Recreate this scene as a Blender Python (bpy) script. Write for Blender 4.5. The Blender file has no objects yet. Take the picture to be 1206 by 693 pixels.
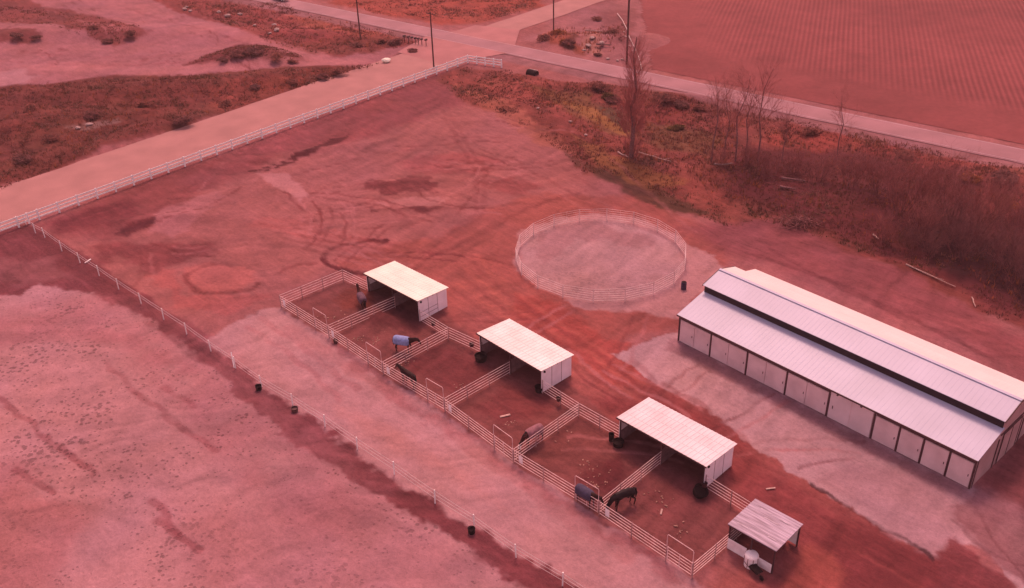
import bpy, math, random
import numpy as np
from mathutils import Vector, Matrix

R = math.radians
rnd = random.Random(7)
S = bpy.context.scene
COL = S.collection

# ------------------------------------------------------------------ camera
FOC, PITCH, YAW, ROLL, CAMH = 1132.98, 0.54196, -0.81506, -0.02814, 55.0
PW, PH = 1206.0, 693.0
cY, sY = math.cos(YAW), math.sin(YAW)
right = Vector((cY, -sY, 0)); fwh = Vector((sY, cY, 0)); zz = Vector((0, 0, 1))
fwd = fwh * math.cos(PITCH) - zz * math.sin(PITCH)
up = fwh * math.sin(PITCH) + zz * math.cos(PITCH)
r2 = right * math.cos(ROLL) + up * math.sin(ROLL)
u2 = up * math.cos(ROLL) - right * math.sin(ROLL)
cam = bpy.data.cameras.new('camera'); camo = bpy.data.objects.new('camera', cam); COL.objects.link(camo)
cam.sensor_fit = 'HORIZONTAL'; cam.sensor_width = 36.0; cam.lens = 36.0 * FOC / PW
cam.clip_start = 0.5; cam.clip_end = 12000
M = Matrix(((r2.x, u2.x, -fwd.x, 0), (r2.y, u2.y, -fwd.y, 0), (r2.z, u2.z, -fwd.z, CAMH), (0, 0, 0, 1)))
camo.matrix_world = M
S.camera = camo

# ------------------------------------------------------------------ light
SUN_EL, SUN_AZ_VEC = R(58), Vector((-0.70, 0.71, 0)).normalized()
world = bpy.data.worlds.new('World'); S.world = world; world.use_nodes = True
wn = world.node_tree; wn.nodes.clear()
sky = wn.nodes.new('ShaderNodeTexSky'); sky.sky_type = 'NISHITA'; sky.sun_disc = False
sky.sun_elevation = SUN_EL; sky.sun_rotation = math.atan2(SUN_AZ_VEC.x, SUN_AZ_VEC.y)
sky.air_density = 1.0; sky.dust_density = 1.5; sky.ozone_density = 1.0
tint = wn.nodes.new('ShaderNodeMix'); tint.data_type = 'RGBA'; tint.blend_type = 'MULTIPLY'; tint.inputs['Factor'].default_value = 1.0
tint.inputs['B'].default_value = (1.0, 0.495, 0.39, 1)           # the whole place lies under a red dusk sky
bg = wn.nodes.new('ShaderNodeBackground'); bg.inputs['Strength'].default_value = 0.15
wo = wn.nodes.new('ShaderNodeOutputWorld')
wn.links.new(sky.outputs[0], tint.inputs['A']); wn.links.new(tint.outputs['Result'], bg.inputs['Color']); wn.links.new(bg.outputs[0], wo.inputs['Surface'])
sun = bpy.data.lights.new('sun', 'SUN'); sun.energy = 0.9; sun.angle = R(14); sun.color = (1.0, 0.62, 0.51)
suno = bpy.data.objects.new('sun', sun); COL.objects.link(suno)
sv = Vector((SUN_AZ_VEC.x * math.cos(SUN_EL), SUN_AZ_VEC.y * math.cos(SUN_EL), math.sin(SUN_EL)))
suno.rotation_euler = sv.to_track_quat('Z', 'Y').to_euler(); suno.location = sv * 300
S.view_settings.view_transform = 'Standard'; S.view_settings.look = 'None'; S.view_settings.gamma = 1.0
S.view_settings.exposure = 1.42
S.render.engine = 'CYCLES'; S.cycles.max_bounces = 5; S.cycles.diffuse_bounces = 3; S.cycles.glossy_bounces = 2; S.cycles.transparent_max_bounces = 6

# ------------------------------------------------------------------ measuring helpers
def G(px, py, z=0.0):
    x, y = px - PW / 2, py - PH / 2
    d = r2 * (x / FOC) + u2 * (-y / FOC) + fwd
    t = (z - CAMH) / d.z
    return Vector((d.x * t, d.y * t, z))
def proj(p):
    d = Vector(p) - Vector((0, 0, CAMH)); k = d.dot(fwd)
    return PW / 2 + FOC * d.dot(r2) / k, PH / 2 - FOC * d.dot(u2) / k
def ztop(base, py):                     # the height whose top reaches photo row py
    lo, hi = 0.0, 60.0
    for _ in range(40):
        m = (lo + hi) / 2
        if proj((base[0], base[1], m))[1] > py: lo = m
        else: hi = m
    return lo
EL = np.array([1.75, 1.0, 0.98])         # what sun and sky together give a level surface
def lin(c):
    c = np.array(c, float) / 255.0
    return np.where(c <= 0.04045, c / 12.92, ((c + 0.055) / 1.055) ** 2.4)
def A(r, g, b): return lin((r, g, b)) / EL

# ------------------------------------------------------------------ numpy noise
def _hash(ix, iy, seed):
    h = (ix.astype(np.int64) * 374761393 + iy.astype(np.int64) * 668265263 + seed * 974634541) & 0x7fffffff
    h = ((h ^ (h >> 13)) * 1274126177) & 0x7fffffff
    return ((h ^ (h >> 16)) & 0xffff) / 65535.0
def vnoise(x, y, seed=0):
    ix, iy = np.floor(x), np.floor(y); fx, fy = x - ix, y - iy
    fx = fx * fx * (3 - 2 * fx); fy = fy * fy * (3 - 2 * fy)
    a, b = _hash(ix, iy, seed), _hash(ix + 1, iy, seed); c, d = _hash(ix, iy + 1, seed), _hash(ix + 1, iy + 1, seed)
    return (a * (1 - fx) + b * fx) * (1 - fy) + (c * (1 - fx) + d * fx) * fy
def fbm(x, y, s, seed=0, octv=4):
    v, a, t = 0, 0.5, 0
    x = x / s; y = y / s
    for o in range(octv):
        v = v + a * vnoise(x, y, seed + o * 17); t += a
        x = x * 2.03 + 11.3; y = y * 2.03 + 5.7; a *= 0.55
    return v / t
def sstep(a, b, x):
    t = np.clip((x - a) / (b - a), 0, 1); return t * t * (3 - 2 * t)
def sdist(x, y, poly):                    # positive inside
    d = np.full(x.shape, 1e18); ins = np.zeros(x.shape, bool); n = len(poly)
    for i in range(n):
        ax, ay = poly[i]; bx, by = poly[(i + 1) % n]
        ex, ey = bx - ax, by - ay; L = ex * ex + ey * ey + 1e-12
        t = np.clip(((x - ax) * ex + (y - ay) * ey) / L, 0, 1)
        d = np.minimum(d, (x - ax - t * ex) ** 2 + (y - ay - t * ey) ** 2)
        c = (ay > y) != (by > y)
        ins ^= c & (x < (bx - ax) * (y - ay) / (by - ay + 1e-12) + ax)
    return np.where(ins, 1, -1) * np.sqrt(d)
def pdist(x, y, pts):
    d = np.full(x.shape, 1e18)
    for (ax, ay), (bx, by) in zip(pts[:-1], pts[1:]):
        ex, ey = bx - ax, by - ay; L = ex * ex + ey * ey + 1e-12
        t = np.clip(((x - ax) * ex + (y - ay) * ey) / L, 0, 1)
        d = np.minimum(d, (x - ax - t * ex) ** 2 + (y - ay - t * ey) ** 2)
    return np.sqrt(d)
def W(pts): return [tuple(G(*p)[:2]) for p in pts]

# ------------------------------------------------------------------ relief
MOUNDS = []                                # x, y, rx, ry, angle, height
def mound(px, py, rx, ry, ang, h): p = G(px, py); MOUNDS.append((p.x, p.y, rx, ry, ang, h))
ANG = math.atan2(right.y, right.x)         # photo's left-right direction on the ground
mound(293, 68, 9, 6, ANG, 1.6); mound(325, 74, 9, 4, ANG, .8); mound(140, 42, 12, 5, ANG - .1, 1.1); mound(70, 35, 14, 5, ANG - .1, .9); mound(20, 45, 9, 4, ANG, 1.0)
mound(345, 88, 16, 4, ANG + .25, .8); mound(240, 98, 20, 4, ANG + .05, .6); mound(110, 112, 18, 4, ANG, .6); mound(60, 140, 16, 5, ANG + .2, .5)
mound(205, 148, 12, 4, ANG + .35, .6); mound(120, 175, 12, 3, ANG + .4, .5)
mound(186, 259, 8, 1.5, ANG + .18, .5); mound(355, 181, 11, 1.3, ANG + .33, .5); mound(470, 216, 6, 1.4, ANG, .3); mound(500, 246, 3.2, .8, ANG, .3)
mound(250, 40, 20, 6, ANG - .25, .7); mound(400, 42, 16, 4, ANG - .2, .7); mound(680, 48, 9, 4, ANG, .8); mound(725, 50, 10, 4, ANG, .7)
mound(432, 352, 2.6, 2, 0, .5); mound(455, 378, 3, 1.6, .5, .45); mound(1085, 322, 7, 1.0, ANG - .35, .4); mound(940, 262, 3, 1.6, ANG, .5)
mound(700, 105, 12, 3, ANG - .25, .5); mound(815, 118, 10, 3, ANG - .2, .9); mound(1180, 215, 9, 5, ANG, 1.1); mound(1060, 240, 14, 6, ANG, .6); mound(1150, 320, 12, 4, ANG, .5)
mound(640, 130, 14, 3, ANG - .5, .4); mound(775, 200, 10, 3, ANG - .4, .4)
def Hn(x, y):
    x = np.asarray(x, float); y = np.asarray(y, float); h = np.zeros(x.shape)
    for mx, my, rx, ry, a, hh in MOUNDS:
        c, s = math.cos(a), math.sin(a); dx, dy = x - mx, y - my
        u, v = (dx * c + dy * s) / rx, (-dx * s + dy * c) / ry
        q = u * u + v * v
        h = h + np.where(q < 6, hh * np.exp(-1.2 * q), 0)
    return h
def H(x, y): return float(Hn(np.array([x]), np.array([y]))[0])
def GH(px, py):                            # pixel to the relief ground
    p = G(px, py)
    for _ in range(3): p = G(px, py, H(p.x, p.y))
    return p

# ------------------------------------------------------------------ materials
MATS = {}
def mat(name, col, rough=0.7, var=0.12, scale=3.0, bump=0.0, bscale=20.0, metal=0.0, dirt=None, spec=0.3, stretch=None):
    if name in MATS: return MATS[name]
    m = bpy.data.materials.new(name); m.use_nodes = True; nt = m.node_tree; b = nt.nodes['Principled BSDF']
    b.inputs['Roughness'].default_value = rough; b.inputs['Metallic'].default_value = metal; b.inputs['Specular IOR Level'].default_value = spec
    tc = nt.nodes.new('ShaderNodeTexCoord'); mp = nt.nodes.new('ShaderNodeMapping'); nt.links.new(tc.outputs['Object'], mp.inputs[0])
    if stretch: mp.inputs['Scale'].default_value = stretch
    nz = nt.nodes.new('ShaderNodeTexNoise'); nz.inputs['Scale'].default_value = scale; nz.inputs['Detail'].default_value = 5
    nt.links.new(mp.outputs[0], nz.inputs['Vector'])
    rp = nt.nodes.new('ShaderNodeValToRGB'); c = np.array(col[:3], float)
    lo = c * (1 - var * 2); hi = np.minimum(c * (1 + var * 2), .95)
    if dirt is not None: lo = np.array(dirt[:3])
    rp.color_ramp.elements[0].position = .3; rp.color_ramp.elements[1].position = .7
    rp.color_ramp.elements[0].color = (*lo, 1); rp.color_ramp.elements[1].color = (*hi, 1)
    nt.links.new(nz.outputs[0], rp.inputs[0]); nt.links.new(rp.outputs[0], b.inputs['Base Color'])
    if bump:
        n2 = nt.nodes.new('ShaderNodeTexNoise'); n2.inputs['Scale'].default_value = bscale; n2.inputs['Detail'].default_value = 4
        nt.links.new(mp.outputs[0], n2.inputs['Vector'])
        bp = nt.nodes.new('ShaderNodeBump'); bp.inputs['Strength'].default_value = bump; bp.inputs['Distance'].default_value = .05
        nt.links.new(n2.outputs[0], bp.inputs['Height']); nt.links.new(bp.outputs[0], b.inputs['Normal'])
    MATS[name] = m; return m
M_vinyl = mat('white_vinyl', (.90, .82, .82), .45, .03, 2, dirt=(.80, .70, .70))
M_pipe = mat('pale_steel_pipe', (.78, .56, .56), .5, .08, 1.5, metal=0.0, dirt=(.58, .36, .36))
M_pipe2 = mat('galvanised_pipe', (.72, .54, .54), .5, .1, 1.5, dirt=(.50, .34, .34))
M_tape = mat('white_fence_tape', (.66, .52, .53), .6, .08, 2)
M_tin = mat('cream_roof_sheet', (.80, .76, .66), .45, .04, .6, dirt=(.74, .69, .60))
M_tin2 = mat('pale_roof_sheet', (.78, .70, .68), .45, .05, .6, dirt=(.72, .61, .59))
M_roof_sky = mat('sky_tinted_roof_sheet', (.45, .44, .57), .45, .03, .3, spec=.3, dirt=(.42, .41, .53))  # barn front slopes: lilac sky reflection put into the base colour
M_roof_sun = mat('sun_tinted_roof_sheet', (.70, .60, .59), .45, .03, .4)  # far slopes of the same roof: warm sunlight put into the base colour
M_old = mat('weathered_roof_sheet', (.36, .29, .37), .55, .2, 1.2, dirt=(.20, .145, .185), stretch=(.35, 3.0, 1))
M_wall = mat('pale_wall_sheet', (.88, .76, .80), .55, .04, .8, dirt=(.80, .66, .70))
M_barnwall = mat('tan_barn_panel', (.68, .49, .51), .6, .05, .7, dirt=(.58, .40, .42))
M_endwall = mat('brown_end_wall', (.40, .24, .25), .6, .08, .7)
M_trim = mat('dark_brown_trim', (.07, .03, .035), .5, .15, 3)
M_dark = mat('dark_plum_band', (.02, .009, .014), .7, .1, 2)
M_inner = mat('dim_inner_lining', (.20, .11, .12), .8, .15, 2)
M_rubber = mat('black_rubber', (.016, .009, .010), .8, .2, 6, bump=.2, spec=.08)
M_redtub = mat('dark_red_plastic', (.06, .012, .016), .5, .15, 5)
M_bluetub = mat('blue_plastic', (.03, .025, .06), .45, .1, 5)
M_pole = mat('creosoted_timber', (.085, .035, .032), .85, .2, 4, bump=.3, stretch=(6, 6, .6))
M_wood = mat('weathered_log', (.42, .27, .24), .85, .2, 5, bump=.3)
M_white = mat('white_board', (.90, .80, .82), .5, .04, 2, dirt=(.78, .66, .68))
M_rock = mat('pale_rubble', (.34, .23, .22), .9, .2, 2, bump=.5, bscale=6)
M_bark = mat('grey_brown_bark', (.20, .09, .09), .9, .2, 6, bump=.3)
M_twig = mat('reddish_twigs', (.30, .098, .09), .9, .2, 1.5)
M_twigdark = mat('dark_brush_twigs', (.18, .062, .062), .9, .25, 1.5)
M_hidebay = mat('dark_bay_hide', (.025, .009, .009), .55, .25, 4, spec=.08)
M_hideblack = mat('black_hide', (.016, .010, .012), .5, .2, 4, spec=.08)
M_hidebrown = mat('brown_hide', (.05, .014, .014), .55, .25, 4, spec=.08)
M_mane = mat('black_mane_hair', (.012, .008, .008), .7, .2, 8)
M_bluerug = mat('blue_horse_rug', (.22, .27, .50), .8, .12, 5, bump=.2)
M_navyrug = mat('navy_horse_rug', (.05, .04, .08), .8, .15, 5, bump=.2)
M_pinkrug = mat('faded_rose_horse_rug', (.24, .10, .12), .8, .12, 5, bump=.2)
M_lightrug = mat('mauve_horse_rug', (.12, .06, .09), .8, .12, 5, bump=.2)
M_glass = mat('dark_glass', (.02, .012, .014), .1, .05, 1, spec=.6)
M_carpaint = mat('dark_car_paint', (.03, .012, .014), .25, .05, 1, spec=.6)
M_carwhite = mat('white_car_paint', (.8, .75, .75), .25, .02, 1, spec=.6)
M_hay = mat('scattered_hay', (.34, .19, .15), .9, .2, 5)
M_leafolive = mat('olive_leaves', (.15, .085, .04), .8, .3, 1.2)
M_leaforange = mat('orange_dry_leaves', (.34, .12, .055), .85, .25, 1.2)

# ------------------------------------------------------------------ mesh helpers
class MB:
    def __init__(s): s.v = []; s.f = []
    def add(s, vs, fs):
        o = len(s.v); s.v += [tuple(v) for v in vs]; s.f += [tuple(i + o for i in f) for f in fs]; return s
    def hexa(s, c):                       # 8 corners: bottom ring then top ring
        return s.add(c, [(3, 2, 1, 0), (4, 5, 6, 7), (0, 1, 5, 4), (1, 2, 6, 5), (2, 3, 7, 6), (3, 0, 4, 7)])
    def box(s, c, size, rz=0.0, rx=0.0):
        hx, hy, hz = size[0] / 2, size[1] / 2, size[2] / 2
        m = Matrix.Translation(Vector(c)) @ Matrix.Rotation(rz, 4, 'Z') @ Matrix.Rotation(rx, 4, 'X')
        return s.hexa([m @ Vector(p) for p in [(-hx, -hy, -hz), (hx, -hy, -hz), (hx, hy, -hz), (-hx, hy, -hz), (-hx, -hy, hz), (hx, -hy, hz), (hx, hy, hz), (-hx, hy, hz)]])
    def beam(s, a, b, w, h):              # rectangular bar between two points
        a, b = Vector(a), Vector(b); d = (b - a).normalized()
        sd = d.cross(zz); sd = sd.normalized() if sd.length > 1e-4 else Vector((1, 0, 0))
        un = sd.cross(d).normalized(); x, y = sd * w / 2, un * h / 2
        return s.hexa([a - x - y, a + x - y, b + x - y, b - x - y, a - x + y, a + x + y, b + x + y, b - x + y])
    def tube(s, pts, rad, n=6, cap=True):
        pts = [Vector(p) for p in pts]; k = len(pts)
        rads = rad if isinstance(rad, (list, tuple)) else [rad] * k
        vs = []; prev = None
        for i, p in enumerate(pts):
            d = (pts[min(i + 1, k - 1)] - pts[max(i - 1, 0)]).normalized()
            x = prev - d * prev.dot(d) if prev is not None else d.orthogonal()
            if x.length < 1e-5: x = d.orthogonal()
            x.normalize(); prev = x; y = d.cross(x)
            for j in range(n):
                t = 2 * math.pi * j / n; vs.append(p + (x * math.cos(t) + y * math.sin(t)) * rads[i])
        fs = [(i * n + j, i * n + (j + 1) % n, (i + 1) * n + (j + 1) % n, (i + 1) * n + j) for i in range(k - 1) for j in range(n)]
        if cap: fs += [tuple(range(n))[::-1], tuple((k - 1) * n + j for j in range(n))]
        return s.add(vs, fs)
    def lathe(s, prof, n=16, c=(0, 0, 0)):
        vs = [(c[0] + r * math.cos(2 * math.pi * j / n), c[1] + r * math.sin(2 * math.pi * j / n), c[2] + z) for r, z in prof for j in range(n)]
        k = len(prof)
        fs = [(i * n + j, i * n + (j + 1) % n, (i + 1) * n + (j + 1) % n, (i + 1) * n + j) for i in range(k - 1) for j in range(n)]
        fs += [tuple(range(n))[::-1], tuple((k - 1) * n + j for j in range(n))]
        return s.add(vs, fs)
    def build(s, name, m, parent=None, smooth=False, bevel=0):
        me = bpy.data.meshes.new(name); me.from_pydata([tuple(v) for v in s.v], [], s.f); me.update()
        if m: me.materials.append(m)
        if smooth: me.polygons.foreach_set('use_smooth', [True] * len(me.polygons))
        o = bpy.data.objects.new(name, me); COL.objects.link(o)
        if parent: o.parent = parent
        if bevel:
            bm = o.modifiers.new('bevel', 'BEVEL'); bm.width = bevel; bm.segments = 2
        return o
def tag(o, label=None, cat=None, group=None, kind=None):
    if label: o['label'] = label
    if cat: o['category'] = cat
    if group: o['group'] = group
    if kind: o['kind'] = kind
    return o
def empty(name, loc, rz=0.0, label=None, cat=None, group=None):
    o = bpy.data.objects.new(name, None); COL.objects.link(o); o.location = loc; o.rotation_euler = (0, 0, rz); o.empty_display_size = .3
    return tag(o, label, cat, group)
def copy_tree(o, parent=None):
    c = o.copy(); COL.objects.link(c)
    if parent: c.parent = parent
    for ch in list(o.children): copy_tree(ch, c)
    return c
def free(root, m, name, p, parent=None, **k): return m.build(name, p, root, **k)

# ================================================================== THE SETTING: ground
Z = []      # zones, painter's order: world polygon, colour, warp metres, warp size, softness metres, opacity, hoof, grass
def zone(pts, col, warp=1.0, wsz=5.0, soft=.5, op=1.0, hoof=None, grass=None, px=True):
    Z.append((W(pts) if px else pts, np.array(col), warp, wsz, soft, op, hoof, grass))
# -- yard between the rail fence and the pens
zone([(25, 270), (150, 222), (270, 178), (520, 80), (600, 100), (420, 170), (330, 185), (200, 250), (130, 285), (60, 275)], A(150, 58, 62), 1.6, 9, 3.0, .8)
zone([(60, 262), (150, 235), (170, 252), (120, 270), (70, 275)], A(122, 42, 48), 1.2, 4, 2.0, .8)
zone([(95, 292), (160, 284), (250, 287), (252, 300), (190, 318), (120, 312)], A(140, 50, 55), 1.4, 4, 1.5, .75)
zone([(128, 276), (150, 266), (190, 256), (236, 249), (232, 254), (190, 264), (150, 279)], A(108, 38, 44), 1.0, 2, .5, .95)
zone([(295, 202), (340, 186), (385, 167), (413, 159), (408, 166), (350, 188), (308, 204)], A(100, 34, 38), .6, 3, .35, 1)
zone([(430, 217), (470, 209), (520, 210), (508, 226), (470, 230), (437, 227)], A(128, 48, 52), 1.4, 2, .7, .9)
zone([(440, 246), (490, 240), (525, 245), (505, 250), (470, 248)], A(124, 46, 50), 1.2, 2, .6, .9)
zone([(565, 215), (600, 205), (640, 222), (600, 232)], A(150, 54, 56), 1.0, 4, 1, .6)
zone([(302, 204), (336, 203), (364, 230), (356, 237), (330, 222)], A(204, 106, 108), .5, 3, .4, .9)
zone([(180, 275), (195, 245), (250, 226), (262, 234), (235, 262), (200, 280)], A(192, 94, 98), 1.2, 3, .8, .9)
zone([(215, 320), (250, 308), (295, 312), (304, 330), (272, 345), (228, 342)], A(200, 88, 86), .9, 4, .7, .8)
zone([(170, 318), (200, 320), (215, 345), (260, 350), (320, 345), (260, 372), (215, 360)], A(192, 80, 80), 1.2, 4, 1, .7)
zone([(310, 255), (380, 262), (460, 285), (520, 275), (500, 292), (440, 300), (370, 285), (300, 270)], A(192, 84, 84), 1.2, 4, 1, .7)
zone([(470, 190), (540, 180), (600, 190), (560, 205), (500, 205)], A(180, 74, 77), 1.2, 4, 1.5, .7)
zone([(440, 240), (500, 232), (530, 232), (520, 240), (470, 246)], A(200, 102, 104), .6, 2, .4, .9)
zone([(390, 322), (400, 305), (450, 296), (520, 280), (610, 232), (760, 230), (860, 290), (850, 310), (790, 390), (735, 400), (770, 445), (880, 512), (1000, 590), (1110, 660), (1140, 760), (840, 760), (862, 645), (760, 560), (600, 450), (530, 392), (430, 318)], A(178, 75, 71), 1.5, 6, 1.6, .9)
zone([(560, 300), (640, 330), (740, 350), (720, 380), (690, 375), (640, 350), (590, 330)], A(200, 84, 80), 1.2, 4, 1.4, .8)
zone([(600, 345), (690, 378), (735, 405), (770, 440), (740, 460), (670, 425), (610, 380)], A(182, 62, 58), 1.2, 4, 1.4, .7)
zone([(690, 470), (780, 455), (880, 520), (1000, 600), (1100, 658), (1160, 690), (1206, 760), (880, 760), (920, 640), (860, 560)], A(150, 54, 55), 1.3, 5, 2.5, .9)
zone([(960, 600), (1100, 655), (1180, 700), (1206, 760), (960, 760), (950, 690)], A(132, 46, 48), 1.3, 5, 2, .9)
zone([(930, 640), (980, 655), (1000, 690), (960, 720), (925, 680)], A(176, 70, 62), 1.0, 4, 1.2, .7)
# -- left strip, arena, lane
zone([(-80, 250), (30, 268), (60, 275), (700, 690), (760, 760), (-80, 760)], A(140, 55, 60), .4, 4, .4, 1)
zone([(-80, 300), (60, 300), (85, 330), (30, 335), (-80, 345)], A(172, 82, 86), 1.5, 4, 2.0, .6)
zone([(-80, 352), (20, 348), (45, 336), (105, 346), (158, 366), (210, 402), (252, 440), (300, 485), (350, 520), (410, 556), (470, 597), (540, 640), (640, 704), (700, 760), (-80, 760)], A(204, 112, 116), .7, 3, .5, 1, hoof=1)
zone([(-80, 380), (100, 368), (190, 410), (230, 450), (130, 400), (-80, 412)], A(186, 92, 97), 1.2, 4, 1.5, .5)
zone([(-80, 560), (40, 560), (100, 600), (60, 690), (-80, 760)], A(186, 86, 88), 1.5, 6, 3, .6)
zone([(200, 600), (420, 590), (560, 670), (480, 720), (250, 720)], A(192, 96, 102), 1.5, 6, 3, .5)
zone([(238, 402), (262, 383), (300, 366), (336, 362), (398, 402), (460, 444), (535, 492), (620, 552), (715, 616), (820, 682), (900, 760), (740, 760), (690, 700), (600, 648), (520, 598), (440, 546), (370, 496), (300, 445)], A(210, 118, 121), .7, 3, .5, 1)
zone([(395, 480), (450, 500), (550, 560), (600, 600), (520, 560), (430, 515)], A(212, 110, 108), 1.0, 5, 2, .6)
zone([(385, 398), (450, 440), (490, 478), (560, 520), (530, 512), (470, 478), (420, 438)], A(176, 80, 84), .9, 2.5, .9, .7)
zone([(540, 500), (610, 555), (720, 625), (830, 690), (790, 680), (690, 622), (600, 560)], A(172, 76, 80), .8, 2.5, .8, .7)
# -- pens
zone([(331, 361), (405, 331), (428, 338), (470, 330), (530, 372), (560, 400), (640, 425), (690, 470), (730, 500), (850, 545), (862, 600), (893, 617), (815, 680), (706, 606), (605, 546), (524, 485), (452, 442), (388, 399)], A(146, 63, 62), .35, 2, .4, 1)
zone([(395, 352), (425, 338), (446, 348), (430, 366), (405, 364)], A(140, 52, 46), .6, 2, .8, .8)
zone([(432, 372), (470, 358), (500, 372), (490, 390), (440, 388)], A(112, 42, 44), .7, 2, .9, .85)
zone([(475, 425), (530, 408), (560, 425), (590, 440), (540, 470), (500, 450)], A(132, 48, 50), .8, 2.5, 1.2, .8)
zone([(560, 480), (600, 455), (650, 465), (640, 490), (590, 505)], A(130, 48, 50), .8, 2.5, 1.2, .8)
zone([(680, 570), (700, 545), (730, 540), (745, 560), (715, 590)], A(112, 36, 40), .8, 2, 1.2, .8)
zone([(760, 575), (810, 560), (850, 600), (800, 620), (770, 600)], A(150, 62, 62), .8, 2, 1.2, .8)
# -- round pen and its pale apron
zone([(606, 300), (612, 272), (650, 258), (700, 252), (760, 258), (812, 290), (840, 302), (850, 316), (830, 335), (800, 375), (770, 372), (730, 366), (690, 366), (660, 352), (630, 338), (612, 320)], A(206, 114, 116), .5, 2, .5, 1)
zone([(613, 295), (622, 275), (660, 260), (730, 260), (800, 290), (806, 312), (790, 340), (740, 356), (690, 356), (640, 338), (616, 315)], A(206, 120, 123), .3, 2, .5, .95, hoof=.3)
zone([(625, 290), (650, 268), (700, 262), (770, 280), (760, 292), (690, 280), (650, 300), (640, 320)], A(182, 96, 100), 1.0, 2.5, .8, .6)
# -- gravel apron in front of the barn
zone([(722, 418), (760, 402), (795, 392), (1140, 570), (1215, 610), (1300, 700), (1240, 730), (1150, 640), (1116, 640), (1104, 656), (1040, 622), (960, 574), (952, 572), (880, 520), (830, 480), (770, 452)], A(208, 124, 128), .35, 1.6, .2, 1)
zone([(955, 560), (1000, 545), (1140, 572), (1190, 600), (1150, 640), (1116, 640), (1104, 655), (1040, 620)], A(194, 112, 117), .6, 2, .8, .9)
zone([(1120, 600), (1150, 575), (1230, 590), (1280, 640), (1240, 700), (1200, 690), (1150, 645)], A(160, 80, 84), .6, 2, .8, .9)
zone([(796, 401), (1142, 579), (1136, 590), (784, 410)], A(172, 92, 97), .5, 1.5, .5, .8)  # barn's shade along the front wall, painted into the ground colour
zone([(1150, 570), (1206, 500), (1300, 560), (1300, 640), (1200, 600)], A(138, 58, 60), .7, 2, 1, .9)
zone([(1116, 636), (1130, 640), (1190, 690), (1240, 760), (1100, 760), (1105, 660)], A(135, 50, 53), .5, 2, .4, .9)
# -- behind the barn
zone([(850, 318), (880, 300), (1000, 330), (1206, 425), (1320, 480), (1320, 540), (1206, 465)], A(178, 84, 88), .8, 3, .8, .8)
zone([(800, 270), (900, 255), (1000, 290), (1080, 320), (1206, 400), (1320, 440), (1320, 500), (1206, 442), (1000, 345), (880, 306)], A(155, 64, 68), 1.5, 5, 2.5, .9)
# -- rough grass beyond the yard
GR = [(516, 92), (548, 78), (600, 84), (640, 94), (738, 105), (850, 128), (980, 150), (1206, 200), (1320, 225), (1320, 440), (1206, 395), (1120, 345), (1000, 290), (900, 262), (850, 265), (790, 240), (735, 205), (690, 205), (655, 175), (600, 138), (540, 118)]
zone(GR, A(146, 56, 51), 1.8, 6, 1.2, .95, grass=1)
zone([(530, 92), (600, 88), (660, 110), (720, 150), (700, 160), (620, 120)], A(168, 66, 60), 1.6, 5, 2.5, .8)
zone([(620, 100), (690, 112), (730, 140), (760, 165), (720, 160), (660, 130)], A(140, 70, 50), 1.2, 4, 1.2, .9)
zone([(560, 112), (640, 140), (700, 170), (690, 182), (640, 165), (580, 130)], A(125, 46, 40), 1.4, 4, 1.5, .8)
zone([(655, 175), (690, 196), (735, 200), (780, 225), (830, 250), (820, 258), (760, 238), (700, 208)], A(98, 48, 38), 1.2, 3.5, 1, .95)
zone([(670, 160), (740, 190), (800, 215), (760, 225), (700, 196)], A(160, 78, 52), 1.2, 4, 1.2, .95)
zone([(655, 112), (700, 128), (745, 158), (738, 162), (690, 140)], A(166, 86, 54), .8, 3, .8, .9)
zone([(700, 120), (730, 130), (745, 150), (720, 145)], A(100, 58, 48), .8, 3, .8, .85)
zone([(535, 100), (600, 122), (640, 150), (690, 186), (640, 172), (580, 135)], A(185, 84, 72), .8, 2, 1.0, .7)
zone([(740, 120), (800, 125), (840, 140), (800, 150), (750, 140)], A(140, 46, 44), 1.4, 4, 1.5, .7)
zone([(760, 145), (850, 160), (840, 185), (770, 175)], A(122, 62, 46), 1.2, 4, 1.6, .85)
zone([(860, 175), (1000, 175), (1100, 190), (1206, 230), (1320, 260), (1320, 430), (1206, 385), (1110, 330), (1020, 290), (940, 270), (860, 230)], A(106, 36, 40), 2, 6, 4, .95)
zone([(1060, 270), (1120, 265), (1206, 300), (1320, 330), (1320, 400), (1206, 360), (1100, 320)], A(66, 22, 27), 1.6, 5, 2.5, .95)
zone([(1150, 230), (1190, 220), (1206, 225), (1206, 250), (1170, 250)], A(165, 60, 58), 1.2, 4, 1.6, .7)
zone([(900, 150), (1050, 165), (1180, 200), (1100, 200), (1000, 180), (900, 170)], A(165, 58, 52), 1.2, 4, 2, .8)
# -- beyond the highway
zone([(-80, -60), (1300, -60), (1300, 20), (760, 8), (720, 4), (600, -5), (-80, 5)], A(160, 62, 60), 3, 12, 4, .8)
zone([(385, 4), (420, -15), (640, -20), (640, 8), (560, 28), (520, 30), (450, 18)], A(172, 62, 52), 1.5, 6, 2, .95, grass=.8)
zone([(655, 20), (705, 2), (760, -8), (758, 75), (730, 80), (640, 52), (615, 44)], A(178, 88, 90), 1.5, 6, 2, .9)
zone([(632, 42), (650, 36), (672, 42), (690, 64), (660, 58), (640, 52)], A(160, 62, 48), 1.2, 4, 1, .9, grass=.6)
zone([(665, 40), (680, 40), (678, 62), (668, 60)], A(110, 45, 38), .8, 3, .8, .8)
zone([(690, 38), (708, 40), (706, 66), (688, 62)], A(200, 105, 98), .8, 3, .8, .8)
zone([(708, 15), (750, 10), (748, 55), (725, 55), (715, 35)], A(150, 66, 66), 1.2, 4, 1.5, .7)
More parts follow.
